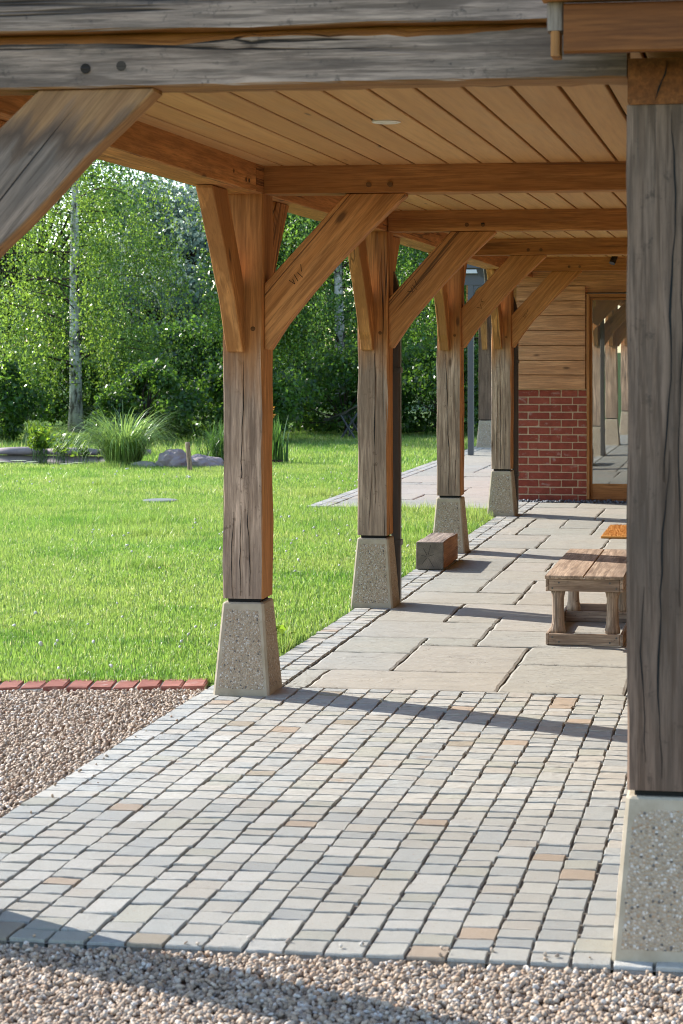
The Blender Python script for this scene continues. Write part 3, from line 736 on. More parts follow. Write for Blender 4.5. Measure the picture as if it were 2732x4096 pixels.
MARKS = {0: [(-2.094, 1.861, -2.068, 1.844), (-2.068, 1.844, -2.078, 1.867), (-2.071, 1.887, -2.053, 1.857), (-2.056, 1.896, -2.031, 1.874), (-2.041, 1.933, -2.037, 1.9)],
         1: [(-2.09, 1.893, -2.055, 1.887), (-2.055, 1.887, -2.068, 1.918), (-2.059, 1.93, -2.03, 1.901), (-2.046, 1.966, -2.034, 1.93)],
         2: [(-2.121, 1.856, -2.084, 1.847), (-2.084, 1.847, -2.095, 1.884), (-2.097, 1.893, -2.081, 1.9), (-2.081, 1.9, -2.062, 1.895), (-2.083, 1.916, -2.08, 1.884)],
         3: [(-2.155, 1.839, -2.133, 1.821), (-2.144, 1.85, -2.124, 1.83), (-2.128, 1.863, -2.114, 1.845), (-2.116, 1.903, -2.111, 1.876)]}
def post(cx, cy, i, mat=None, full=True, z1=ZB):
    p = timber('post', (cx, cy, .4285), (cx, cy, z1), .184, .184, mat or M_post, ver, up=(0, -1, 0), seed=i*7, bev=.006, jit=.0022)
    return p
def check(par, x, y, z0, z1, w, seed, wav=.005, lean=0.0):
    r = np.random.default_rng(seed); n = max(8, int(abs(z1-z0)/.05)); V = []; F = []; ph = r.uniform(0, 6, 3)
    for k in range(n+1):
        t = k/n; z = z0+(z1-z0)*t; cxx = x+lean*t+wav*(math.sin(t*5+ph[0])*.6+math.sin(t*13+ph[1])*.3)+r.normal(0, .0012); ww = w*(math.sin(math.pi*min(1, t*1.02))**.6+.05)*(.75+.35*math.sin(t*17+ph[2]))
        V += [(cxx-ww/2, y-.0032, z), (cxx+ww/2, y-.0032, z), (cxx-ww/2, y+.008, z), (cxx+ww/2, y+.008, z)]
    for k in range(n):
        a = 4*k; F += [(a, a+1, a+5, a+4), (a, a+4, a+6, a+2), (a+1, a+3, a+7, a+5)]
    o = mk('drying_crack', V, F, M_black, par); fixn(o.data)
for i, (cx, cy) in enumerate(POSTS):
    p = post(cx, cy, i)
    xr, xl, yf, yb = cx+.092, cx-.092, cy-.092, cy+.092
    peg(cx+.047, yf+.001, 1.643, p); peg(xr-.001, cy-.02, 1.62, p, 'x', .009); peg(xr-.001, cy-.02, 1.78, p, 'x', .009)
    for (dx, za, zb_, w, ln) in (((-.012, .44, 1.50, .0042, .012), (.030, .44, .98, .0028, -.006), (-.052, .44, .82, .0022, .006)), ((.020, .62, 1.52, .0046, -.010), (-.020, .46, .80, .0024, .012)), ((.004, .44, 1.50, .0050, -.022), (.05, .46, .70, .0022, 0)), ((-.004, .44, 1.50, .0040, -.012), (.035, .46, .9, .0022, 0), (-.045, .5, 1.2, .002, .01)))[i]:
        check(p, cx+dx, yf, za, zb_, w, i*11+int(za*100)+int(w*1e5), lean=ln)
    # brace across the veranda
    b = slab('brace', brace_loop(seed=i, wav=.0015), (xr-.001, cy-.022, 0), (1, 0, 0), (0, 0, 1), .082, M_brace, ver, (.65, 0, .76))
    mdx = (0, -.011, -.042, -.057)[i]
    for (a, z0, c2, z1) in [(q[0]+mdx*0, q[1], q[2]+mdx*0, q[3]) for q in MARKS[i]]:
        L = math.hypot(c2-a, z1-z0); ux, uz = (c2-a)/L, (z1-z0)/L; w = .0014; yy = cy-.022-.041
        V = [(a-uz*w, yy-.0012, z0+ux*w), (a+uz*w, yy-.0012, z0-ux*w), (c2+uz*w, yy-.0012, z1-ux*w), (c2-uz*w, yy-.0012, z1+ux*w)]
        V += [(x, yy+.004, z) for x, _, z in V]
        o = mk('carpenter_mark', V, [(0, 1, 2, 3), (4, 7, 6, 5), (0, 4, 5, 1), (1, 5, 6, 2), (2, 6, 7, 3), (3, 7, 4, 0)], M_mark, b); fixn(o.data)
    # braces along the plate, toward the front and toward the wall
    lp = brace_loop(.53, 1.535, 1.83, .24, wav=.005, nib=.035, seed=20+i)
    slab('brace', lp, (cx-.030, yf+.001, 0), (0, -1, 0), (0, 0, 1), .074, M_bracey, ver, (0, -.5, .86))
    lp = brace_loop(.53, 1.56, 1.85, .24, wav=.002, nib=.03, seed=30+i)
    slab('brace', lp, (cx+.004, yb-.001, 0), (0, 1, 0), (0, 0, 1), .074, M_brace, ver, (0, .5, .86))
    # tie beam
    t = timber('tie_beam', (cx+.092, cy, ZB+.085), (.95, cy, ZB+.085), .14, .17, M_tie, ver, seed=i, bev=.004, jit=.001)
    for px in (-1.728, -1.631): peg(px, cy-.0695, 2.287, t, r=.0125)
post(-2.30, 5.21, 9)
# plates: one length for each bay, jointed just ahead of each post
ys = [5.27, 8.60, 11.60, 14.80, 18.06, 19.985]; px_ = lambda y: float(np.interp(y, [8.81, 11.82, 15.0, 18.26, 20], [-2.302, -2.302, -2.334, -2.354, -2.36]))
for k in range(5):
    o = timber('wall_plate', (px_(ys[k]), ys[k]+.002, ZB+.09), (px_(ys[k+1]), ys[k+1]-.002, ZB+.09), .186, .18, M_fresh, ver, seed=40+k, bev=.004, jit=.0012)
    for dy in (.12, .17, .38): peg(px_(ys[k+1]-dy)+.0925, ys[k+1]-dy, 2.29+.02*(dy > .2), o, 'x', .009, -.001+.003)
# front corner: thick silvered post, its head, the double front beam, brace
p0 = post(-.245, 5.21, 5, M_grey, z1=2.186)
check(p0, -.255, 5.118, .46, 1.30, .0055, 301, .012, .018); check(p0, -.232, 5.118, 1.22, 2.17, .0055, 302, .012, .012); check(p0, -.295, 5.118, .50, .95, .003, 303, .008); check(p0, -.20, 5.118, .9, 1.9, .003, 304, .008)
hd = timber('beam_end', (-.238, 5.113, 2.2455), (-.238, 9.2, 2.2455), .196, .118, M_fascia, ver, seed=77)
check(hd, -.262, 5.113, 2.196, 2.295, .005, 305, .004, .028)
# lower front beam with a waney top edge
n = 40; L0, L1 = -2.42, -.338; V = []; F = []; r = np.random.default_rng(3)
for k in range(n+1):
    x = L0+(L1-L0)*k/n; w = .366+.020*(k/n)+.006*math.sin(x*9)+r.normal(0, .0022); j = r.normal(0, .0012, 8)
    V += [(x, 5.118+j[0], 2.262+j[1]), (x, 5.124+j[2], 2.257), (x, 5.255, 2.257+j[3]), (x, 5.26, 2.262), (x, 5.26, 2.42), (x, 5.165, 2.42), (x, 5.118+.028+j[4], w+2.0+.018), (x, 5.118+j[0], w+2.0)]
for k in range(n):
    for i in range(8): F.append((k*8+i, k*8+(i+1) % 8, (k+1)*8+(i+1) % 8, (k+1)*8+i))
F += [tuple(range(8)), tuple(range(n*8, n*8+8))]
o = mk('front_beam', V, F, M_outer, ver, frame=Matrix.Translation((L0, 5.19, 2.3))); fixn(o.data); o.data.materials.append(M_wane)
for pl in o.data.polygons:
    if pl.center.z+2.3 > 2.374 and pl.normal.y < 0 and abs(pl.normal.x) < .5: pl.material_index = 1
for px, pz in ((-1.783, 2.309), (-1.684, 2.314)):
    V, F = tube([(px, 5.122, pz), (px, 5.1165, pz)], .0135, 12); mk('peg', V, F, M_dpeg, o)
timber('top_beam', (-2.95, 5.135, 2.492), (.95, 5.135, 2.492), .10, .176, M_outer, ver, seed=12, jit=.002)
lp = [(0, 1.655), (.03, 1.682), (.1, 1.757), (.174, 1.83), (.245, 1.894), (.315, 1.963), (.413, 2.066), (.476, 2.123), (.567, 2.206), (.609, 2.246), (.609, 2.256), (.29, 2.256), (.174, 2.15), (0, 1.985)]
slab('brace', lp, (-2.209, 5.175, 0), (1, 0, 0), (0, 0, 1), .085, M_brout, ver, (.65, 0, .76))
lp = brace_loop(.53, 1.56, 1.85, .24, nib=.03, seed=51); slab('brace', lp, (-2.296, 5.301, 0), (0, 1, 0), (0, 0, 1), .074, M_brace, ver, (0, .5, .86))
# ceiling boards, each with a shadow gap, running with the veranda
bx = -2.275; k = 0
while bx < .95:
    x1 = min(bx+.1505, .95); V, F = bevbox(bx+.006, x1-.006, 5.262, 19.985, ZC, ZC+.02, .003)
    o = mk('ceiling_board', V, F, M_ceil, ver, frame=frame_axes((bx, 5.3, ZC), (0, 1, 0))); bx += .1505; k += 1
V, F = bevbox(-2.5, .97, 5.27, 20.0, ZC+.0215, ZC+.05, .002); mk('ceiling_backing', V, F, plain('board_groove', (.20, .10, .04), .8), ver)
# roof over it, with eaves to the lawn side
V = [(-2.78, 5.10, 2.43), (-2.78, 20.3, 2.43), (-.9, 20.3, 3.6), (-.9, 5.10, 3.6), (1.1, 20.3, 2.45), (1.1, 5.10, 2.45)]
V2 = V+[(x, y, z+.06) for x, y, z in V]
F = [(0, 1, 2, 3), (3, 2, 4, 5), (9, 8, 7, 6), (11, 10, 8, 9), (0, 6, 7, 1), (5, 4, 10, 11), (0, 3, 9, 6), (3, 5, 11, 9), (1, 7, 8, 2), (2, 8, 10, 4)]
o = mk('roof', V2, F, M_roof, ver); fixn(o.data)
V = [(-2.6, 5.15, 2.585), (.95, 5.15, 2.585), (-.9, 5.15, 3.58)]; V += [(x, 5.22, z) for x, _, z in V]
o = mk('gable_boarding', V, [(0, 1, 2), (5, 4, 3), (0, 3, 4, 1), (1, 4, 5, 2), (2, 5, 3, 0)], M_grey, ver); fixn(o.data)
# eaves fascia of the adjoining range, top right
tf = timber('fascia', (-.478, 4.90, 2.350), (1.0, 4.90, 2.350), .03, .122, M_fascia, ver, seed=3, jit=.0006)
timber('fascia_end', (-.500, 4.93, 2.283), (-.500, 4.93, 2.345), .022, .075, M_tie, tf, up=(0, 1, 0), jit=.0004)
timber('fascia_end', (-.499, 4.93, 2.3455), (-.499, 4.93, 2.4155), .075, .042, oak('fascia_end_grain', 'grey', .9), tf, up=(1, 0, 0), jit=.0004)
timber('drip_edge', (-.53, 4.885, 2.4215), (1.0, 4.885, 2.4215), .07, .010, M_fresh, tf, jit=.0003)
timber('soffit', (-.47, 5.0, 2.405), (1.0, 5.0, 2.405), .17, .012, M_fascia, tf, jit=.0003)
# gutter on the lawn side with its brackets hidden behind the plate
gv_, gf_ = [], []
n = 10
for yy in (5.15, 20.2):
    for q in range(n+1):
        a = math.pi+math.pi*q/n; gv_.append((-2.83+.055*math.cos(a), yy, 2.43+.055*math.sin(a)))
gf_ = [(q, q+1, n+2+q, n+1+q) for q in range(n)]
mk('gutter', gv_, gf_, M_pipe, ver)

# downpipes
def downpipe(x, y, label):
    d = root('downpipe', (x, y, 0), label, 'downpipe', 'downpipes behind the posts')
    pts = [(x, y, .012), (x, y, .9), (x, y, 1.78), (x-.006, y, 1.90), (x-.035, y, 2.0), (x-.10, y, 2.06), (x-.20, y, 2.10), (x-.255, y, 2.16), (x-.265, y, 2.26), (x-.265, y, 2.40)]
    V, F = [], []
    w, dp = .030, .034
    P = [Vector(p) for p in pts]
    for i, p in enumerate(P):
        dd = (P[min(i+1, len(P)-1)]-P[max(i-1, 0)]).normalized(); nx_ = Vector((dd.z, 0, -dd.x)); 
        for a, b in ((-1, -.7), (-.7, -1), (.7, -1), (1, -.7), (1, .7), (.7, 1), (-.7, 1), (-1, .7)): V.append(tuple(p+nx_*a*w+Vector((0, 1, 0))*b*dp))
    for i in range(len(P)-1):
        for j in range(8): F.append((i*8+j, i*8+(j+1) % 8, (i+1)*8+(j+1) % 8, (i+1)*8+j))
    F += [tuple(range(8)), tuple(range(len(P)*8-8, len(P)*8))]
    o = mk('pipe', V, F, M_pipe, d); fixn(o.data)
    for z in (.35, 1.40): V, F = bevbox(x-.036, x+.036, y-.042, y+.040, z, z+.035, .002); mk('bracket', V, F, M_pipe, d)
downpipe(-2.195, 11.955, 'dark brown downpipe behind the post that stands between kerb and timber block')
downpipe(-2.252, 18.395, 'dark brown downpipe behind the post beside the brick wall')

# downlight and spot lamp
dl = root('ceiling_downlight', (-1.33, 7.05, ZC), 'round white recessed downlight in the boarded ceiling', 'downlight')
V, F = lathe([(.052, .004), (.052, -.004), (.046, -.006), (.040, -.005)], (-1.33, 7.05, ZC), 28); o = mk('trim_ring', V, F, M_white, dl); fixn(o.data)
V, F = lathe([(.039, -.004), (.039, -.0062), (.02, -.007)], (-1.33, 7.05, ZC), 24); o = mk('diffuser', V, F, M_dif, dl); fixn(o.data)
spt = root('spot_lamp', (-1.31, 18.18, 2.31), 'small black cylinder spotlight on the last tie beam', 'spotlight')
V, F = tube([(-1.30, 18.10, 2.385), (-1.325, 18.06, 2.31)], .028, 16); o = mk('lamp_head', V, F, M_spot, spt); fixn(o.data)
V, F = tube([(-1.30, 18.19, 2.355), (-1.305, 18.10, 2.36)], .012, 10); o = mk('bracket', V, F, M_spot, spt); fixn(o.data)

# ------------------------------------------------------------------ house: brick plinth, cladding, glazed door, room behind
WY = 20.0
hs = root('house_wall', (-1.3, WY, 0), 'house wall of red brick below and oak boards above', 'house')
XW0, XW1 = -2.425, -1.722
V, F = bevbox(XW0+.006, XW1, WY+.006, WY+.2, -.05, 1.13, .002); mk('mortar', V, F, M_lime, hs)
bm_cache = {}
def brick(x0, x1, z0, z1):
    key = (round(x1-x0, 3), round(z1-z0, 3), int(rng.integers(3)))
    if key not in bm_cache:
        V, F = unit_brick(x1-x0, .10, z1-z0, len(bm_cache)+50, .004, .0016); me = fixn(mesh_np('brick', V, F)); me.materials.append(M_brick); bm_cache[key] = me
    place('brick', bm_cache[key], M_brick, hs, Matrix.Translation(((x0+x1)/2, WY+.05+rng.normal(0, .0012), z0)))
for cidx in range(15):
    z0 = -.010+cidx*.0757; z1 = z0+.065; z1 = min(z1, 1.118)
    x = XW0; seq = [.215, .215, .160, .10] if cidx % 2 == 0 else [.1025, .215, .215, .155]
    if cidx % 2 == 0: seq = [.213, .216, .158, .088]
    else: seq = [.102, .214, .216, .143]
    for s in seq: brick(x, min(x+s, XW1-.002), z0, z1); x += s+.0105
bz = [1.119, 1.266, 1.412, 1.563, 1.714, 1.862, 2.011, 2.162, 2.31, 2.455]
for k in range(9):
    xr = XW1-.016 if k < 7 else .95
    z0, z1 = bz[k], bz[k+1]
    if k == 6: xr = XW1-.016
    V = []
    for x in (XW0-.006, xr):
        V += [(x, WY-.030, z0+.007), (x, WY-.022, z1-.002), (x, WY+.012, z1-.002), (x, WY+.012, z0+.007)]
    F = [(0, 1, 2, 3), (7, 6, 5, 4), (0, 4, 5, 1), (1, 5, 6, 2), (2, 6, 7, 3), (3, 7, 4, 0)]
    o = mk('weatherboard', V, F, M_clad, hs, frame=frame_axes((XW0, WY, z0), (1, 0, 0))); fixn(o.data)
V, F = bevbox(XW0+.01, .95, WY+.013, WY+.2, 2.10, 2.46, .002); mk('lintel', V, F, M_clad, hs)
V, F = bevbox(XW0+.004, XW1, WY+.013, WY+.199, 1.131, 2.099, .002); mk('stud_wall', V, F, M_clad, hs)
# two glazed leaves
door = root('glazed_door', (-.9, WY, 0), 'oak framed glazed door beside the red brick wall', 'door')
def dbox(name, x0, x1, y0, y1, z0, z1, mat, par=door, b=.004):
    V, F = bevbox(x0, x1, y0, y1, z0, z1, b); return mk(name, V, F, mat, par, frame=frame_axes((x0, y0, z0), (1, 0, 0) if (x1-x0) > (z1-z0) else (0, 0, 1), (0, 0, 1) if (x1-x0) > (z1-z0) else (0, -1, 0)))
dbox('jamb', -1.721, -1.690, WY-.034, WY+.09, .02, 2.085, M_door); dbox('head', -1.6895, .949, WY-.034, WY+.09, 2.05, 2.085, M_door); dbox('sill', -1.735, .949, WY-.06, WY+.1, -.012, .019, M_door)
for x0 in (-1.689, -.36):
    x1 = x0+1.322
    dbox('stile', x0, x0+.022, WY-.004, WY+.05, .020, 2.049, M_door); dbox('stile', x1-.07, x1, WY-.004, WY+.05, .020, 2.049, M_door)
    dbox('bottom_rail', x0+.0225, x1-.0705, WY-.003, WY+.05, .020, .175, M_door); dbox('top_rail', x0+.0225, x1-.0705, WY-.003, WY+.05, 2.022, 2.049, M_door)
    V = boxv(x0+.0225, x1-.0705, WY+.020, WY+.026, .176, 2.021); o = mk('pane', V, BOXF, M_glass, door); fixn(o.data)
# the room
def hb(name, x0, x1, y0, y1, z0, z1, m): V, F = bevbox(x0, x1, y0, y1, z0, z1, .002); return mk(name, V, F, m, hs)
hb('room_floor', -2.38, .949, WY+.101, 24.9, -.06, -.005, M_ifloor); hb('room_ceiling', -2.38, .949, WY+.201, 24.9, 2.461, 2.5, M_wall); hb('side_wall', -2.42, -2.381, WY+.201, 25, -.06, 2.46, M_brick)
hb('rear_wall', -2.38, .949, 24.901, 25, -.06, 2.5, M_wall)
V = [(-2.84, WY-.1, 2.505), (1.2, WY-.1, 2.505), (1.2, 25.2, 2.505), (-2.84, 25.2, 2.505), (-.8, WY-.1, 3.9), (-.8, 25.2, 3.9)]
o = mk('roof', V, [(0, 1, 4), (2, 3, 5), (0, 4, 5, 3), (1, 2, 5, 4), (0, 3, 2, 1)], M_roof, hs); fixn(o.data)
# long side of the house, unseen behind the thick post, added for bounce light
sw = root('bounce_side_wall', (.97, 12, 0), 'unseen boarded house wall behind the thick grey post, added for bounce light', 'house wall')
for k in range(17):
    z0 = .03+k*.149
    V = []
    for y in (5.6, 19.98):
        V += [(.968, y, z0), (.985, y, z0+.158), (1.02, y, z0+.158), (1.02, y, z0)]
    o = mk('weatherboard', V, [(0, 1, 2, 3), (7, 6, 5, 4), (0, 4, 5, 1), (1, 5, 6, 2), (2, 6, 7, 3), (3, 7, 4, 0)], M_clad, sw, frame=frame_axes((.968, 5.6, z0), (0, 1, 0))); fixn(o.data)
V, F = bevbox(1.0, 1.2, 5.58, 20, -.05, 2.6, .002); mk('core_wall', V, F, M_lime, sw)
# slate chips at the foot of the wall
P = np.stack([rng.uniform(-2.40, -.2, 900), rng.uniform(19.76, 19.93, 900), rng.uniform(-.006, .010, 900)], 1)
V, F = stones(P, .015*rng.uniform(.6, 1.4, 900), rng, .3, .4)
tag(mk('slate_chippings', V, F, plain('slate', (.11, .12, .14), .5, .4), recentre=False), 'dark slate chippings along the foot of the brick wall', 'chippings', kind='stuff')

# ------------------------------------------------------------------ low table
def dxb(par, name, x0, x1, y0, y1, z0, z1, mat, grain='x', b=.003):
    V, F = bevbox(x0, x1, y0, y1, z0, z1, b); g = {'x': (1, 0, 0), 'y': (0, 1, 0), 'z': (0, 0, 1)}[grain]
    return mk(name, V, F, mat, par, frame=frame_axes((x0, y0, z0), g, (0, 0, 1) if grain != 'z' else (0, -1, 0)))
tb = root('low_table', (-.905, 11.0, 0), 'low weathered oak table with plank top and turned legs on the flagstones', 'table')
TX0, TX1, TY0, TY1 = -1.108, -.702, 10.36, 11.60
for a, b_ in ((TX0-.004, -.909), (-.904, TX1+.004)): dxb(tb, 'top_plank', a, b_, TY0-.012, 11.74, .349, .367, M_table, 'y')
for (x0, x1, y0, y1, g) in ((TX0+.018, TX1-.018, TY0, TY0+.018, 'x'), (TX0+.018, TX1-.018, TY1-.018, TY1, 'x'), (TX0, TX0+.0175, TY0, TY1, 'y'), (TX1-.0175, TX1, TY0, TY1, 'y')):
    a = dxb(tb, 'apron', x0, x1, y0, y1, .284, .348, M_table, g)
    r_ = dxb(tb, 'bottom_rail', x0, x1, y0, y1, .004, .064, M_table, g)
    if g == 'x' and y0 < 11:
        for par, zz in ((a, ((.033, .330), (.068, .301))), (r_, ((.033, .045), (.068, .021)))):
            zs = zz if par is a else ((.033, .021), (.068, .045))
            for (dx, z) in (((.018, zs[1][1]), (.052, zs[0][1]))):
                for xx in (x0+dx, x1-dx):
                    V, F = tube([(xx, y0+.002, z), (xx, y0-.0016, z)], .0052, 10); o = mk('screw', V, F, M_screw, par); fixn(o.data)
prof = [(.040, .0), (.040, .022), (.034, .05), (.031, .09), (.0305, .15), (.031, .18), (.036, .205), (.041, .222)]
for lx in (TX0+.060, TX1-.060):
    for ly in (TY0+.062, TY1-.30, ):
        V, F = lathe(prof, (lx, ly, .062), 18); o = mk('leg', V, F, M_table, tb, frame=frame_axes((lx, ly, .062), (0, 0, 1), (0, -1, 0)), smooth=True); fixn(o.data)
dxb(tb, 'cross_rail', TX0+.0178, TX1-.0178, TY1-.35, TY1-.33, .004, .062, M_table, 'x')

# timber block, doormat
bl = root('timber_block', (-2.275, 14.03, 0), 'squared offcut of weathered oak lying in front of a plinth', 'block')
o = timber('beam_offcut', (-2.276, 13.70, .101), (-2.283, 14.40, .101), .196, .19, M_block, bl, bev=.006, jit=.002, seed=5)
tt = NT('end_grain'); tcx = tt.n('TexCoord'); w = tt.n('TexWave', wave_type='RINGS', rings_direction='X'); tt.l(tt.mapv(tcx.outputs['Object'], (1, 1, 1), (0, .02, -.01)), w.inputs[0]); w.inputs['Scale'].default_value = 42; w.inputs['Distortion'].default_value = 3.0; w.inputs['Detail'].default_value = 3
nz = tt.noise(tcx.outputs['Object'], 12, 4); cc = tt.mix(w.outputs[0], (.14, .115, .09), (.24, .195, .155)); cc = tt.mix(tt.ramp(nz, [(.4, .6), (.6, 0.0)]), cc, (.10, .082, .065))
M_end = tt.fin(cc, .85, tt.bump(w.outputs[0], .3, .003), .2)
V, F = bevbox(-2.372, -2.180, 13.694, 13.7005, .007, .194, .003); e = mk('end_grain_face', V, F, M_end, bl, frame=frame_axes((-2.276, 13.697, .10), (0, 1, 0)))
for a in (20, 75, 118, 170, 232, 300):
    a_ = R(a); V, F = bevbox(.012, .085-.02*(a % 3), -.0012, .0012, -.001, .0006, .0003)
    Mx = Matrix.Translation((-2.29, 13.6935, .095)) @ Matrix.Rotation(R(90), 4, 'X') @ Matrix.Rotation(a_, 4, 'Z')
    place('shake', mesh_np('shake', V, F), M_black, e, Mx)
dm = root('door_mat', (-.95, 16.65, 0), 'orange coir doormat on the flagstones before the glazed door', 'doormat')
V, F = bevbox(-1.275, -.60, 16.12, 17.15, .002, .022, .004); mk('mat_base', V, F, M_coir, dm)
n = 9000; P = np.stack([rng.uniform(-1.27, -.605, n), rng.uniform(16.125, 17.145, n)], 1); V, F = blades(P, .016, .0035, .5, False, rng); V[:, 2] += .022
o = mk('coir_pile', V, F, M_coir, dm); tag(o, kind='stuff')

# ------------------------------------------------------------------ lawn furniture: cover, stake, rocks, lounger
mc = root('inspection_cover', (-5.98, 19.41, 0), 'round grey inspection cover set flush in the lawn', 'cover')
V, F = lathe([(.175, -.03), (.175, .008), (.165, .012), (.15, .012)], (-5.98, 19.41, 0), 32); o = mk('frame_ring', V, F, M_cover, mc); fixn(o.data)
V, F = lathe([(.148, .002), (.148, .013), (.14, .015)], (-5.98, 19.41, 0), 32); o = mk('lid', V, F, M_cover, mc); fixn(o.data)
sk = root('wooden_stake', (-7.05, 24.1, 0), 'short weathered round stake leaning beside the boulders', 'stake')
V, F = tube([(-7.035, 24.1, -.05), (-7.045, 24.1, .1), (-7.07, 24.1, .34), (-7.072, 24.1, .358)], [.031, .031, .030, .024], 12); o = mk('stake_shaft', V, F, M_stake, sk, frame=frame_axes((-7.04, 24.1, 0), (0, 0, 1), (0, -1, 0)), smooth=False); fixn(o.data)
def rock(c, r, seed, mat, label):
    import bmesh
    from mathutils import noise as mn
    bm = bmesh.new(); bmesh.ops.create_icosphere(bm, subdivisions=4, radius=1)
    s = Vector((seed*3.1, seed*1.7, seed))
    for v in bm.verts:
        d = v.co.normalized(); f = 1+.34*mn.noise(d*1.1+s)+.14*mn.noise(d*2.6+s)+.05*mn.noise(d*7+s)
        f = round(f*9)/9*.35+f*.65
        v.co = Vector((d.x*r[0]*f, d.y*r[1]*f, max(-.3, d.z)*r[2]*f))
    me = bpy.data.meshes.new('rock'); bm.to_mesh(me); bm.free(); me.materials.append(mat)
    o = place('boulder', me, mat, None, Matrix.Translation(c)); tag(o, label, 'boulder', 'boulders by the pond'); return o
rock((-7.50, 25.0, .05), (.21, .19, .175), 4, M_rock, 'tall purplish boulder behind the wooden stake')
rock((-7.13, 25.05, .03), (.22, .18, .115), 2, M_rock, 'low rounded boulder between the stake and the oak post')
rock((-7.90, 24.98, .0), (.19, .15, .06), 7, M_rock2, 'flat pale boulder at the foot of the arching grass')
lg = root('garden_lounger', (-6.75, 33, 0), 'dark sling garden lounger in the shade under the trees', 'lounger')
V = []
for k in range(9):
    t = k/8; V += [(-7.25+.75*t, 32.7, .33+.32*t**1.3), (-7.25+.75*t, 33.3, .33+.32*t**1.3)]
V += [(x, y, z-.035-.02*math.sin(i)) for i, (x, y, z) in enumerate(V)]
F = [(2*k, 2*k+2, 2*k+3, 2*k+1) for k in range(8)]+[(18+2*k, 18+2*k+1, 18+2*k+3, 18+2*k+2) for k in range(8)]+[(2*k, 18+2*k, 20+2*k, 2*k+2) for k in range(8)]+[(2*k+1, 2*k+3, 21+2*k, 19+2*k) for k in range(8)]+[(0, 1, 19, 18), (16, 34, 35, 17)]
o = mk('sling', V, F, M_spot, lg); fixn(o.data)
for (a, b_) in (((-6.95, 32.72, .40), (-6.70, 32.72, -.01)), ((-6.95, 33.28, .40), (-6.70, 33.28, -.01)), ((-6.60, 32.72, .52), (-6.95, 32.72, -.01)), ((-6.60, 33.28, .52), (-6.95, 33.28, -.01))):
    V, F = tube([a, b_], .018, 8); mk('leg', V, F, M_steel, lg)

# ------------------------------------------------------------------ pond
sheet('pond', [(-20, 24.9), (-8.65, 25.15), (-8.45, 25.6), (-8.55, 26.9), (-9, 27.6), (-20, 27.6)], -.006, M_water)
for k in range(8):
    x0 = -8.55-k*.78; r = rng.uniform(.9, 1.1)
    V, F = tube([(x0, 27.30, .045), (x0-.25, 27.27, .055), (x0-.5, 27.29, .05), (x0-.765, 27.33, .045)], [.045*r, .06*r, .058*r, .042*r], 10)
    o = mk('pond_edging', V, F, M_rock, smooth=True); fixn(o.data); tag(o, 'grey edging stone in the row along the far rim of the pond', 'edging', 'edging stones of the pond')
pads = []
for k in range(26):
    c = (rng.uniform(-12, -8.9), 25.25+abs(rng.normal(0, .5)), -.002+.0008*k/26); rr = rng.uniform(.05, .12)
    pads.append(([(c[0], c[1], c[2])]+[(c[0]+rr*math.cos(a), c[1]+rr*math.sin(a), c[2]) for a in np.linspace(.2, 2*math.pi-.1, 14)], [(0, i, i+1) for i in range(1, 14)]))
V, F = join(pads); tag(mk('lily_pads', V, F, plain('lily_pad', (.30, .33, .20), .5, .4)), 'flat pale lily pads floating on the pond', 'lily pads', kind='stuff')

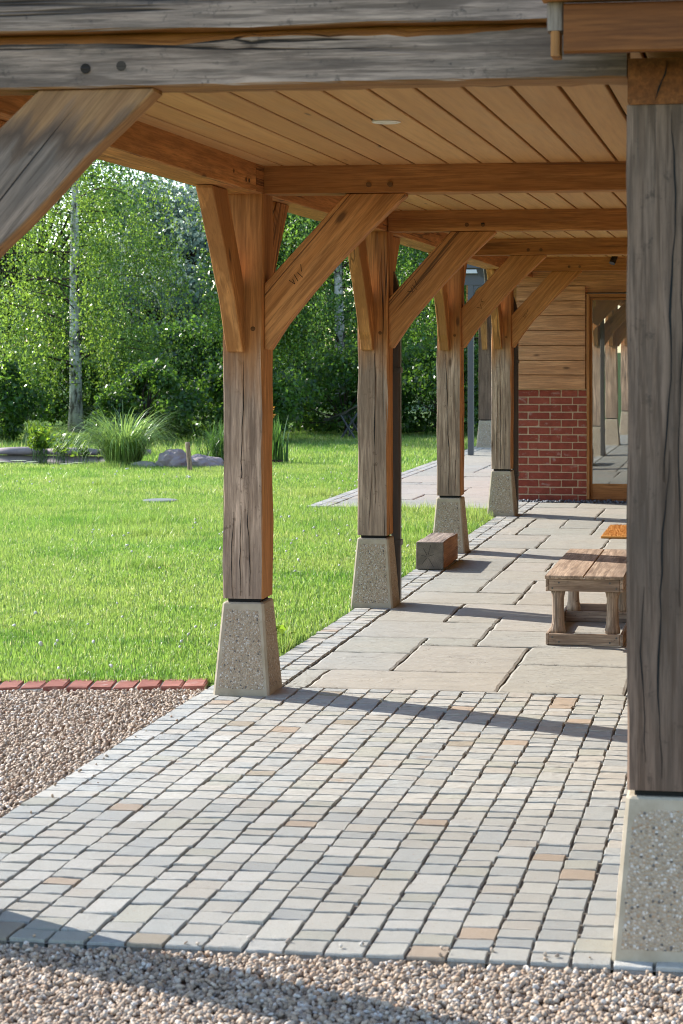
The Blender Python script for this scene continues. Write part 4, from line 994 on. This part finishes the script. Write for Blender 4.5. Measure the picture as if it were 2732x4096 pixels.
# ------------------------------------------------------------------ foliage
def leaves(C, D, size, rngl, width=.62, fold=.12, normal_bias=None):
    """C centres, D directions (unit-ish): kite shaped leaves"""
    n = len(C); L = size*rngl.uniform(.65, 1.3, n)[:, None]
    D = D/np.linalg.norm(D, axis=1, keepdims=True); Nn = rngl.normal(0, 1, (n, 3))
    if normal_bias is not None: Nn += normal_bias
    S = np.cross(D, Nn); S /= np.linalg.norm(S, axis=1, keepdims=True)+1e-9; U = np.cross(S, D)
    A = C-D*L*.5; T = C+D*L*.5; m = C-D*L*.08
    Lf = m+S*L*width*.5+U*L*fold; Rt = m-S*L*width*.5+U*L*fold
    V = np.stack([A, Rt, T, Lf], 1).reshape(-1, 3); F = np.arange(4*n).reshape(n, 4)
    return V, F
def tree(name, x, y, h, rad, z0, nb, strands, leaf, mat, bark, label, cat='tree', group=None, weep=1.4, trunk=.11, spacing=.045, seed=1, dens=1.0, zmin=.9, up=.5, right=None):
    r = np.random.default_rng(seed)
    t = root(name, (x, y, 0), label, cat, group)
    # trunk, slightly sinuous
    pts = []; rd = []
    for k in range(13):
        f = k/12; pts.append((x+.10*math.sin(f*5+seed)*f, y+.08*math.sin(f*4+seed*2)*f, -.15+h*.93*f)); rd.append(max(.012, trunk*(1.35 if k == 0 else 1)*(1-f)**.85))
    V, F = tube(pts, rd, 12); o = mk('trunk', V, F, bark, t, frame=Matrix.Translation((x, y, 0)), smooth=True); fixn(o.data)
    parts = []; C = []; D = []
    def at(f):
        f = min(max(f, 0), 1)*12; i = min(int(f), 11); q = f-i; a, b = pts[i], pts[i+1]; return np.array([a[j]+(b[j]-a[j])*q for j in range(3)])
    for b in range(nb):
        f = z0+(1-z0)*((b+r.uniform(0, .8))/nb); p0 = at(f); az = b*2.39996+r.uniform(-.4, .4)
        reach = rad*(1-max(0, f-.35)*1.25)*r.uniform(.6, 1.12)*(1.0 if f > .3 else .8+f); reach = max(reach, .5)
        if right is not None and math.cos(az) > .2: reach = min(reach, right*(1.0+.35*max(0, f-.35)))
        rise = reach*up*r.uniform(-.2, 2.6); pl = []; r_l = .10+.22*r.random()**3
        for q in range(9):
            s = q/8; pl.append(p0+np.array((math.cos(az)*reach*s, math.sin(az)*reach*s, rise*(1-(1-s)**1.6)-weep*.35*s**3*reach/2.5))+np.array((math.sin(s*6+b)*.06*s, math.cos(s*5+b)*.06*s, 0)))
        parts.append(tube([tuple(p) for p in pl], [max(.003, trunk*r_l*(1-f*.6)*(1-.93*q/8)) for q in range(9)], 5, False))
        ns = max(3, int(strands*reach/rad*dens))
        for s_ in range(ns):
            s = r.uniform(.18, 1.0)**.8; i = min(int(s*8), 7); q = s*8-i; base = pl[i]*(1-q)+pl[i+1]*q
            base = base+r.normal(0, .24*reach/2.5, 3)*np.array((1, 1, .6))
            if math.sin(base[0]*2.3+seed)*math.sin(base[1]*1.9+1)+.8*math.sin(base[2]*2.6+base[0]*1.3) < -.05 and r.random() < .82: continue
            if base[1] < y and abs(base[0]-x-(base[1]-y)*x/y) < .16 and r.random() < .30: continue      # the trunk shows on its garden side
            if base[2] > 4.5 and r.random() < .35: continue
            L = weep*r.uniform(.35, 1.15); m = max(4, int(L/spacing)); tt = np.linspace(.02, 1, m)
            a2 = az+r.normal(0, .9); out = .28*L*r.uniform(.2, 1.1)
            ln = np.stack([base[0]+math.cos(a2)*out*(1-(1-tt)**2), base[1]+math.sin(a2)*out*(1-(1-tt)**2), base[2]+.08*L*np.sin(tt*2.2)-L*tt**1.6], 1)
            ln = ln[ln[:, 2] > zmin+r.uniform(0, .35)]
            if len(ln) < 3: continue
            C.append(ln+r.normal(0, .028, ln.shape)); d = r.normal(0, .6, ln.shape); d[:, 2] -= .8; D.append(d)
    V, F = join(parts); o = mk('limb_work', V, F, bark if bark is M_darkbark else M_darkbark, t, frame=Matrix.Translation((x, y, 0)))
    C = np.concatenate(C); D = np.concatenate(D)
    V, F = leaves(C, D, leaf, r); o = mk('crown', V, F, mat, t, frame=Matrix.Translation((x, y, 0)))
    return len(C)
NL = {}
NL['b1'] = tree('birch_tree', -12.02, 34.0, 9.0, 3.4, .13, 90, 110, .054, M_birchleaf, M_bark, 'white barked weeping birch beyond the pond', group='trees round the garden', weep=1.55, trunk=.125, seed=3, zmin=.42, up=.16, right=1.9)
NL['b2'] = tree('birch_tree', -7.75, 36.4, 8.5, 2.9, .13, 70, 100, .056, M_birchleaf2, M_bark, 'dense weeping birch seen between two oak posts', group='trees round the garden', weep=1.6, trunk=.12, seed=8, zmin=.9, up=.22)
def bush(name, x, y, rx, ry, rz, n, leaf, mat, label, cat, group, seed, zc=None, trunk=.05, clumps=60, gap=.30):
    r = np.random.default_rng(seed); t = root(name, (x, y, 0), label, cat, group); zc = rz*.95 if zc is None else zc
    V, F = tube([(x, y, -.1), (x+.05, y, zc*.5), (x, y+.05, zc), (x+.04, y, zc+rz*.6)], [trunk*1.3, trunk, trunk*.7, trunk*.2], 8); o = mk('trunk', V, F, M_darkbark, t, frame=Matrix.Translation((x, y, 0))); fixn(o.data)
    d = r.normal(0, 1, (clumps, 3)); d /= np.linalg.norm(d, axis=1, keepdims=True); rad = r.uniform(.35, 1.0, (clumps, 1))**.55
    K = np.array((x, y, zc))+d*rad*np.array((rx, ry, rz))
    br = [tube([(x, y, zc*.45), tuple((np.array((x, y, zc*.45))+k)/2+r.normal(0, .08, 3)), tuple(k)], [trunk*.5, trunk*.3, .006], 5, False) for k in K[::2]]
    V, F = join(br); mk('limb_work', V, F, M_darkbark, t, frame=Matrix.Translation((x, y, 0)))
    k = r.integers(0, clumps, n); s = gap*(rx+rz)/2*r.uniform(.6, 1.3, clumps)
    off = r.normal(0, 1, (n, 3)); off /= np.linalg.norm(off, axis=1, keepdims=True); off *= (r.random((n, 1))**.45)*s[k][:, None]*np.array((1.0, 1.0, .72))
    C = K[k]+off; ok = C[:, 2] > .06; C = C[ok]; off = off[ok]
    D = off/(np.linalg.norm(off, axis=1, keepdims=True)+1e-6)*.6+r.normal(0, .6, C.shape); D[:, 2] -= .55
    V, F = leaves(C, D, leaf, r, .66, .1, np.array((0, 0, .9))); mk('crown', V, F, mat, t, frame=Matrix.Translation((x, y, 0))); return len(C)
G_T = 'trees round the garden'; G_S = 'shrubs under the trees'
NL['t3'] = bush('broadleaf_tree', -15.0, 38.0, 2.6, 2.4, 3.6, 26000, .085, M_darkleaf, 'dark broadleaf tree behind the white barked birch', 'tree', G_T, 31, 4.0, .15, 90)
NL['t4'] = bush('broadleaf_tree', -4.6, 38.5, 2.6, 2.2, 3.4, 50000, .075, M_darkleaf, 'dark broadleaf tree behind the steel post', 'tree', G_T, 32, 3.3, .15, 110)
NL['t5'] = bush('broadleaf_tree', -9.35, 37.0, 1.05, 1.2, 3.3, 30000, .07, M_birchleaf, 'narrow leafy tree rising behind the arching grass', 'tree', G_T, 33, 3.9, .1, 80, .34)
NL['t6'] = bush('broadleaf_tree', -6.2, 42, 3.0, 2.2, 4.5, 22000, .10, M_darkleaf, 'tall dark tree rising behind the dense weeping birch', 'tree', G_T, 34, 4.6, .18, 90)
NL['w'] = bush('hazy_far_tree', -16.3, 56, 3.6, 3.0, 3.4, 42000, .17, M_hazeleaf, 'distant tree between the others, haze painted into its pale grey-green leaves', 'tree', G_T, 35, 3.1, .2, 140, .30)
for i, (x, rx, rz, lab) in enumerate(((-17.6, 2.4, 2.5, 'high dark hedge tree far behind the birch trunk'), (-13.4, 1.9, 1.15, 'low dark hedge tree in front of the haze-pale distant tree'), (-10.3, 1.9, 2.9, 'high dark hedge tree behind the narrow leafy tree'), (-6.6, 2.4, 3.0, 'high dark hedge tree behind the dense weeping birch'), (-2.8, 2.4, 3.0, 'high dark hedge tree behind the pavilion'))):
    NL['h%d' % i] = bush('hedge_tree', x, 44.5, rx, 1.2, rz, 20000, .11, M_darkleaf, lab, 'hedge tree', 'hedge at the end of the garden', 160+i, rz*.95, .08, 80, .36)
for i, (x, y, rx, rz, lab) in enumerate(((-12.35, 30.4, .9, .75, 'dark shrub left of the birch trunk'), (-12.2, 35.2, 1.2, .9, 'dark shrub behind the birch trunk'), (-9.65, 30.6, .85, .7, 'dark shrub behind the arching grass'), (-8.2, 31.6, 1.0, .75, 'dark shrub behind the boulders'),
     (-7.2, 34.2, 1.3, .85, 'dark shrub behind the sling lounger'), (-5.4, 34.0, 1.3, .95, 'dark shrub under the trees beside the lounger'), (-3.4, 34.4, 1.3, 1.1, 'dark shrub beyond the end of the garden path'))):
    NL['s%d' % i] = bush('shrub', x, y, rx, .8, rz, 11000, .075, M_shrubleaf, lab, 'shrub', G_S, 60+i, rz*.72, .03, 46, .36)

def ribbons(x, y, n, h, spread, w, r, seg=7, droop=1.0, base=.12):
    V = []; F = []
    for k in range(n):
        a = r.uniform(0, 2*math.pi); bx, by = x+r.normal(0, base), y+r.normal(0, base); L = h*r.uniform(.6, 1.2); sp = spread*abs(r.normal(.55, .35)); ww = w*r.uniform(.7, 1.2)
        c, s_ = math.cos(a), math.sin(a); tx, ty = -s_, c; o = len(V)
        for q in range(seg+1):
            t = q/seg; out = sp*t**1.7; z = L*(t-droop*.42*t**2.6*(sp/spread+.35)); wd = ww*(1-t**2.2)*.5+.0006
            V += [(bx+c*out-tx*wd, by+s_*out-ty*wd, z), (bx+c*out+tx*wd, by+s_*out+ty*wd, z)]
        F += [(o+2*q, o+2*q+1, o+2*q+3, o+2*q+2) for q in range(seg)]
    return V, F
def clump(name, x, y, n, h, spread, w, mat, label, cat, group, seed, **kw):
    r = np.random.default_rng(seed); t = root(name, (x, y, 0), label, cat, group); V, F = ribbons(x, y, n, h, spread, w, r, **kw); o = mk('foliage', V, F, mat, t)
    V, F = lathe([(kw.get('base', .12)*1.6, -.04), (kw.get('base', .12)*1.5, .02), (.03, .05)], (x, y, 0), 12); mk('crown_base', V, F, M_soil, t); return t
def fountain(x, y, n, L0, w, r, base, th=76, bend=(55, 150), seg=9):
    V = []; F = []
    for k in range(n):
        a = r.uniform(0, 2*math.pi); q0 = base*math.sqrt(r.random()); bx, by = x+math.cos(a)*q0, y+math.sin(a)*q0; a += r.normal(0, .35)
        L = L0*r.uniform(.55, 1.12); t0 = R(min(89, r.normal(th-14*q0/base, 7))); bd = R(r.uniform(*bend)); ww = w*r.uniform(.7, 1.25); px = 0.0; pz = 0.0; o = len(V); c, s_ = math.cos(a), math.sin(a)
        for q in range(seg+1):
            t = q/seg; wd = ww*(1-t**2.5)*.5+.0006
            V += [(bx+c*px+s_*wd, by+s_*px-c*wd, pz), (bx+c*px-s_*wd, by+s_*px+c*wd, pz)]
            an = t0-bd*t**1.6; px += math.cos(an)*L/seg; pz = max(.01, pz+math.sin(an)*L/seg)
        F += [(o+2*q, o+2*q+1, o+2*q+3, o+2*q+2) for q in range(seg)]
    return V, F
fg = root('ornamental_grass', (-8.30, 25.3, 0), 'big fountain of arching ornamental grass at the pond edge', 'grass plant', 'ornamental grasses')
V, F = fountain(-8.30, 25.3, 800, 1.02, .012, np.random.default_rng(71), .22, 80, (70, 185)); mk('foliage', V, F, M_misc, fg)
V, F = lathe([(.26, -.04), (.25, .02), (.03, .06)], (-8.30, 25.3, 0), 12); mk('crown_base', V, F, M_soil, fg)
clump('ornamental_grass', -7.05, 25.75, 420, .66, .50, .010, M_iris, 'smaller arching grass clump behind the boulders', 'grass plant', 'ornamental grasses', 72, base=.12)
ir = clump('iris_plant', -6.40, 26.0, 46, .62, .14, .028, M_iris, 'upright iris with yellow flowers beside the oak post', 'iris', None, 73, droop=.25, base=.06)
V, F = [], []
for k in range(5):
    c = np.array((-6.46+rng.normal(0, .03), 26+rng.normal(0, .03), .60+.035*k)); pt = []
    for q in range(5):
        a = q*1.256; v, f = leaves(c[None]+np.array([[math.cos(a)*.02, math.sin(a)*.02, 0]]), np.array([[math.cos(a), math.sin(a), .3]]), .06, rng); pt.append((v, [tuple(int(z) for z in f[0])]))
    v, f = join(pt); mk('flower', v, f, leafm('iris_petal', (.55, .26, .03), (.5, .25, .03)), ir)
def leafy(name, x, y, n, h, spread, leaf, mat, label, group, seed):
    r = np.random.default_rng(seed); t = root(name, (x, y, 0), label, 'water plant', group); st = []; C = []; D = []
    for k in range(n):
        a = r.uniform(0, 6.28); L = h*r.uniform(.6, 1.15); sx, sy = math.cos(a)*spread*r.uniform(.2, 1), math.sin(a)*spread*r.uniform(.2, 1); bx, by = x+r.normal(0, .08), y+r.normal(0, .06)
        P = [(bx+sx*s**1.4, by+sy*s**1.4, -.01+L*s) for s in np.linspace(0, 1, 6)]; st.append(tube(P, .004, 4, False))
        for s in np.linspace(.35, 1, 7): C.append((bx+sx*s**1.4+r.normal(0, .02), by+sy*s**1.4+r.normal(0, .02), L*s)); D.append((r.normal(0, .7), r.normal(0, .7), .15))
    V, F = join(st); mk('stem', V, F, M_iris, t); V, F = leaves(np.array(C), np.array(D), leaf, r, .7, .08, np.array((0, 0, 1.2))); mk('foliage', V, F, mat, t)
gw = 'marginal plants in the pond'
leafy('marginal_plant', -10.05, 26.9, 30, .42, .25, .085, M_water_leaf, 'yellow-green leafy plant standing in the pond at the far rim', gw, 81)
leafy('marginal_plant', -9.55, 26.4, 16, .34, .22, .07, M_water_leaf, 'sparse yellow-green plant rising from the open water', gw, 82)
leafy('marginal_plant', -9.05, 25.9, 12, .30, .18, .07, M_water_leaf, 'yellow-green plant in the pond next to the arching grass', gw, 83)
clump('fern', -10.55, 28.2, 60, .5, .32, .05, M_water_leaf, 'pale green fern on the far bank of the pond', 'fern', None, 84, base=.08, droop=.6)
# rough grass on the bank behind the pond
P = np.stack([rng.uniform(-14, -8, 5200), rng.uniform(27.45, 32, 5200)], 1); V, F = blades(P, .14, .014, .6, False, rng)
tag(mk('bank_grass', V, F, M_grass, recentre=False), 'rough grass on the bank behind the pond', 'grass', kind='stuff')
# clover and a dock beside the setts
leafy('dock_weed', -2.56, 10.35, 10, .07, .07, .05, M_water_leaf, 'small broad leaved weed in the grass edge near the setts', None, 90)
# ------------------------------------------------------------------ garden pavilion beyond the path
pv = root('garden_pavilion', (-4.0, 30.3, 0), 'far pavilion with grey steel portal and oak corner post', 'pavilion')
V, F = bevbox(-4.108, -4.028, 28.02, 28.10, .004, 2.50, .004); mk('steel_post', V, F, M_steel, pv)
V, F = bevbox(-4.6, -2.3, 28.015, 28.105, 2.42, 2.58, .004); mk('steel_beam', V, F, M_steel, pv)
V = [(-4.0275, 28.03, 2.419), (-3.86, 28.03, 2.419)]+[(-4.0275+.17*(1-math.cos(a)), 28.03, 2.25+.168*math.sin(a)) for a in np.linspace(1.45, 0, 8)]
V += [(x, 28.09, z) for x, _, z in V]; n = 10
o = mk('knee_plate', V, [tuple(range(n)), tuple(range(n, 2*n))[::-1]]+[(i, (i+1) % n, n+(i+1) % n, n+i) for i in range(n)], M_steel, pv); fixn(o.data)
V, F = bevbox(-4.75, -2.3, 27.93, 28.01, 2.585, 2.64, .003); mk('gutter', V, F, plain('zinc', (.42, .45, .48), .35, .5, .6), pv)
V, F = bevbox(-4.8, -2.3, 27.95, 32.5, 2.66, 2.74, .003); mk('roof', V, F, M_steel, pv)
V, F = bevbox(-4.55, -2.3, 30.9, 31.0, 1.95, 2.655, .003); mk('timber_panel', V, F, M_fresh, pv)
timber('oak_post', (-4.17, 30.35, .428), (-4.17, 30.35, 2.64), .20, .20, M_grey, pv, up=(0, -1, 0), seed=90)
slab('brace', brace_loop(.53, 1.50, 1.80, .24, zb=2.64, nib=.03, seed=91), (-4.17, 30.25, 0), (0, -1, 0), (0, 0, 1), .08, M_bracey, pv, (0, -.5, .86))
plinth(-4.17, 30.35, 'dark shaded plinth of the far pavilion post')
# half-round gutter along the house eaves, its stop end facing the veranda
GX, GZ, GR = -2.725, 2.34, .098; V = []
for yy in (19.86, 25.1):
    V += [(GX+GR*math.cos(a), yy, GZ+GR*math.sin(a)) for a in np.linspace(math.pi, 2*math.pi, 18)]
n = 18; F = [(q, q+1, n+q+1, n+q) for q in range(n-1)]
go_ = mk('gutter', V, F, M_steel, hs)
V = [(GX+GR*math.cos(a), 19.855, GZ+GR*math.sin(a)) for a in np.linspace(math.pi, 2*math.pi, 18)]; V += [(x, 19.872, z) for x, _, z in V]
o = mk('stop_end', V, [tuple(range(n)), tuple(range(n, 2*n))[::-1]]+[(i, (i+1) % n, n+(i+1) % n, n+i) for i in range(n)], M_steel, go_); fixn(o.data)
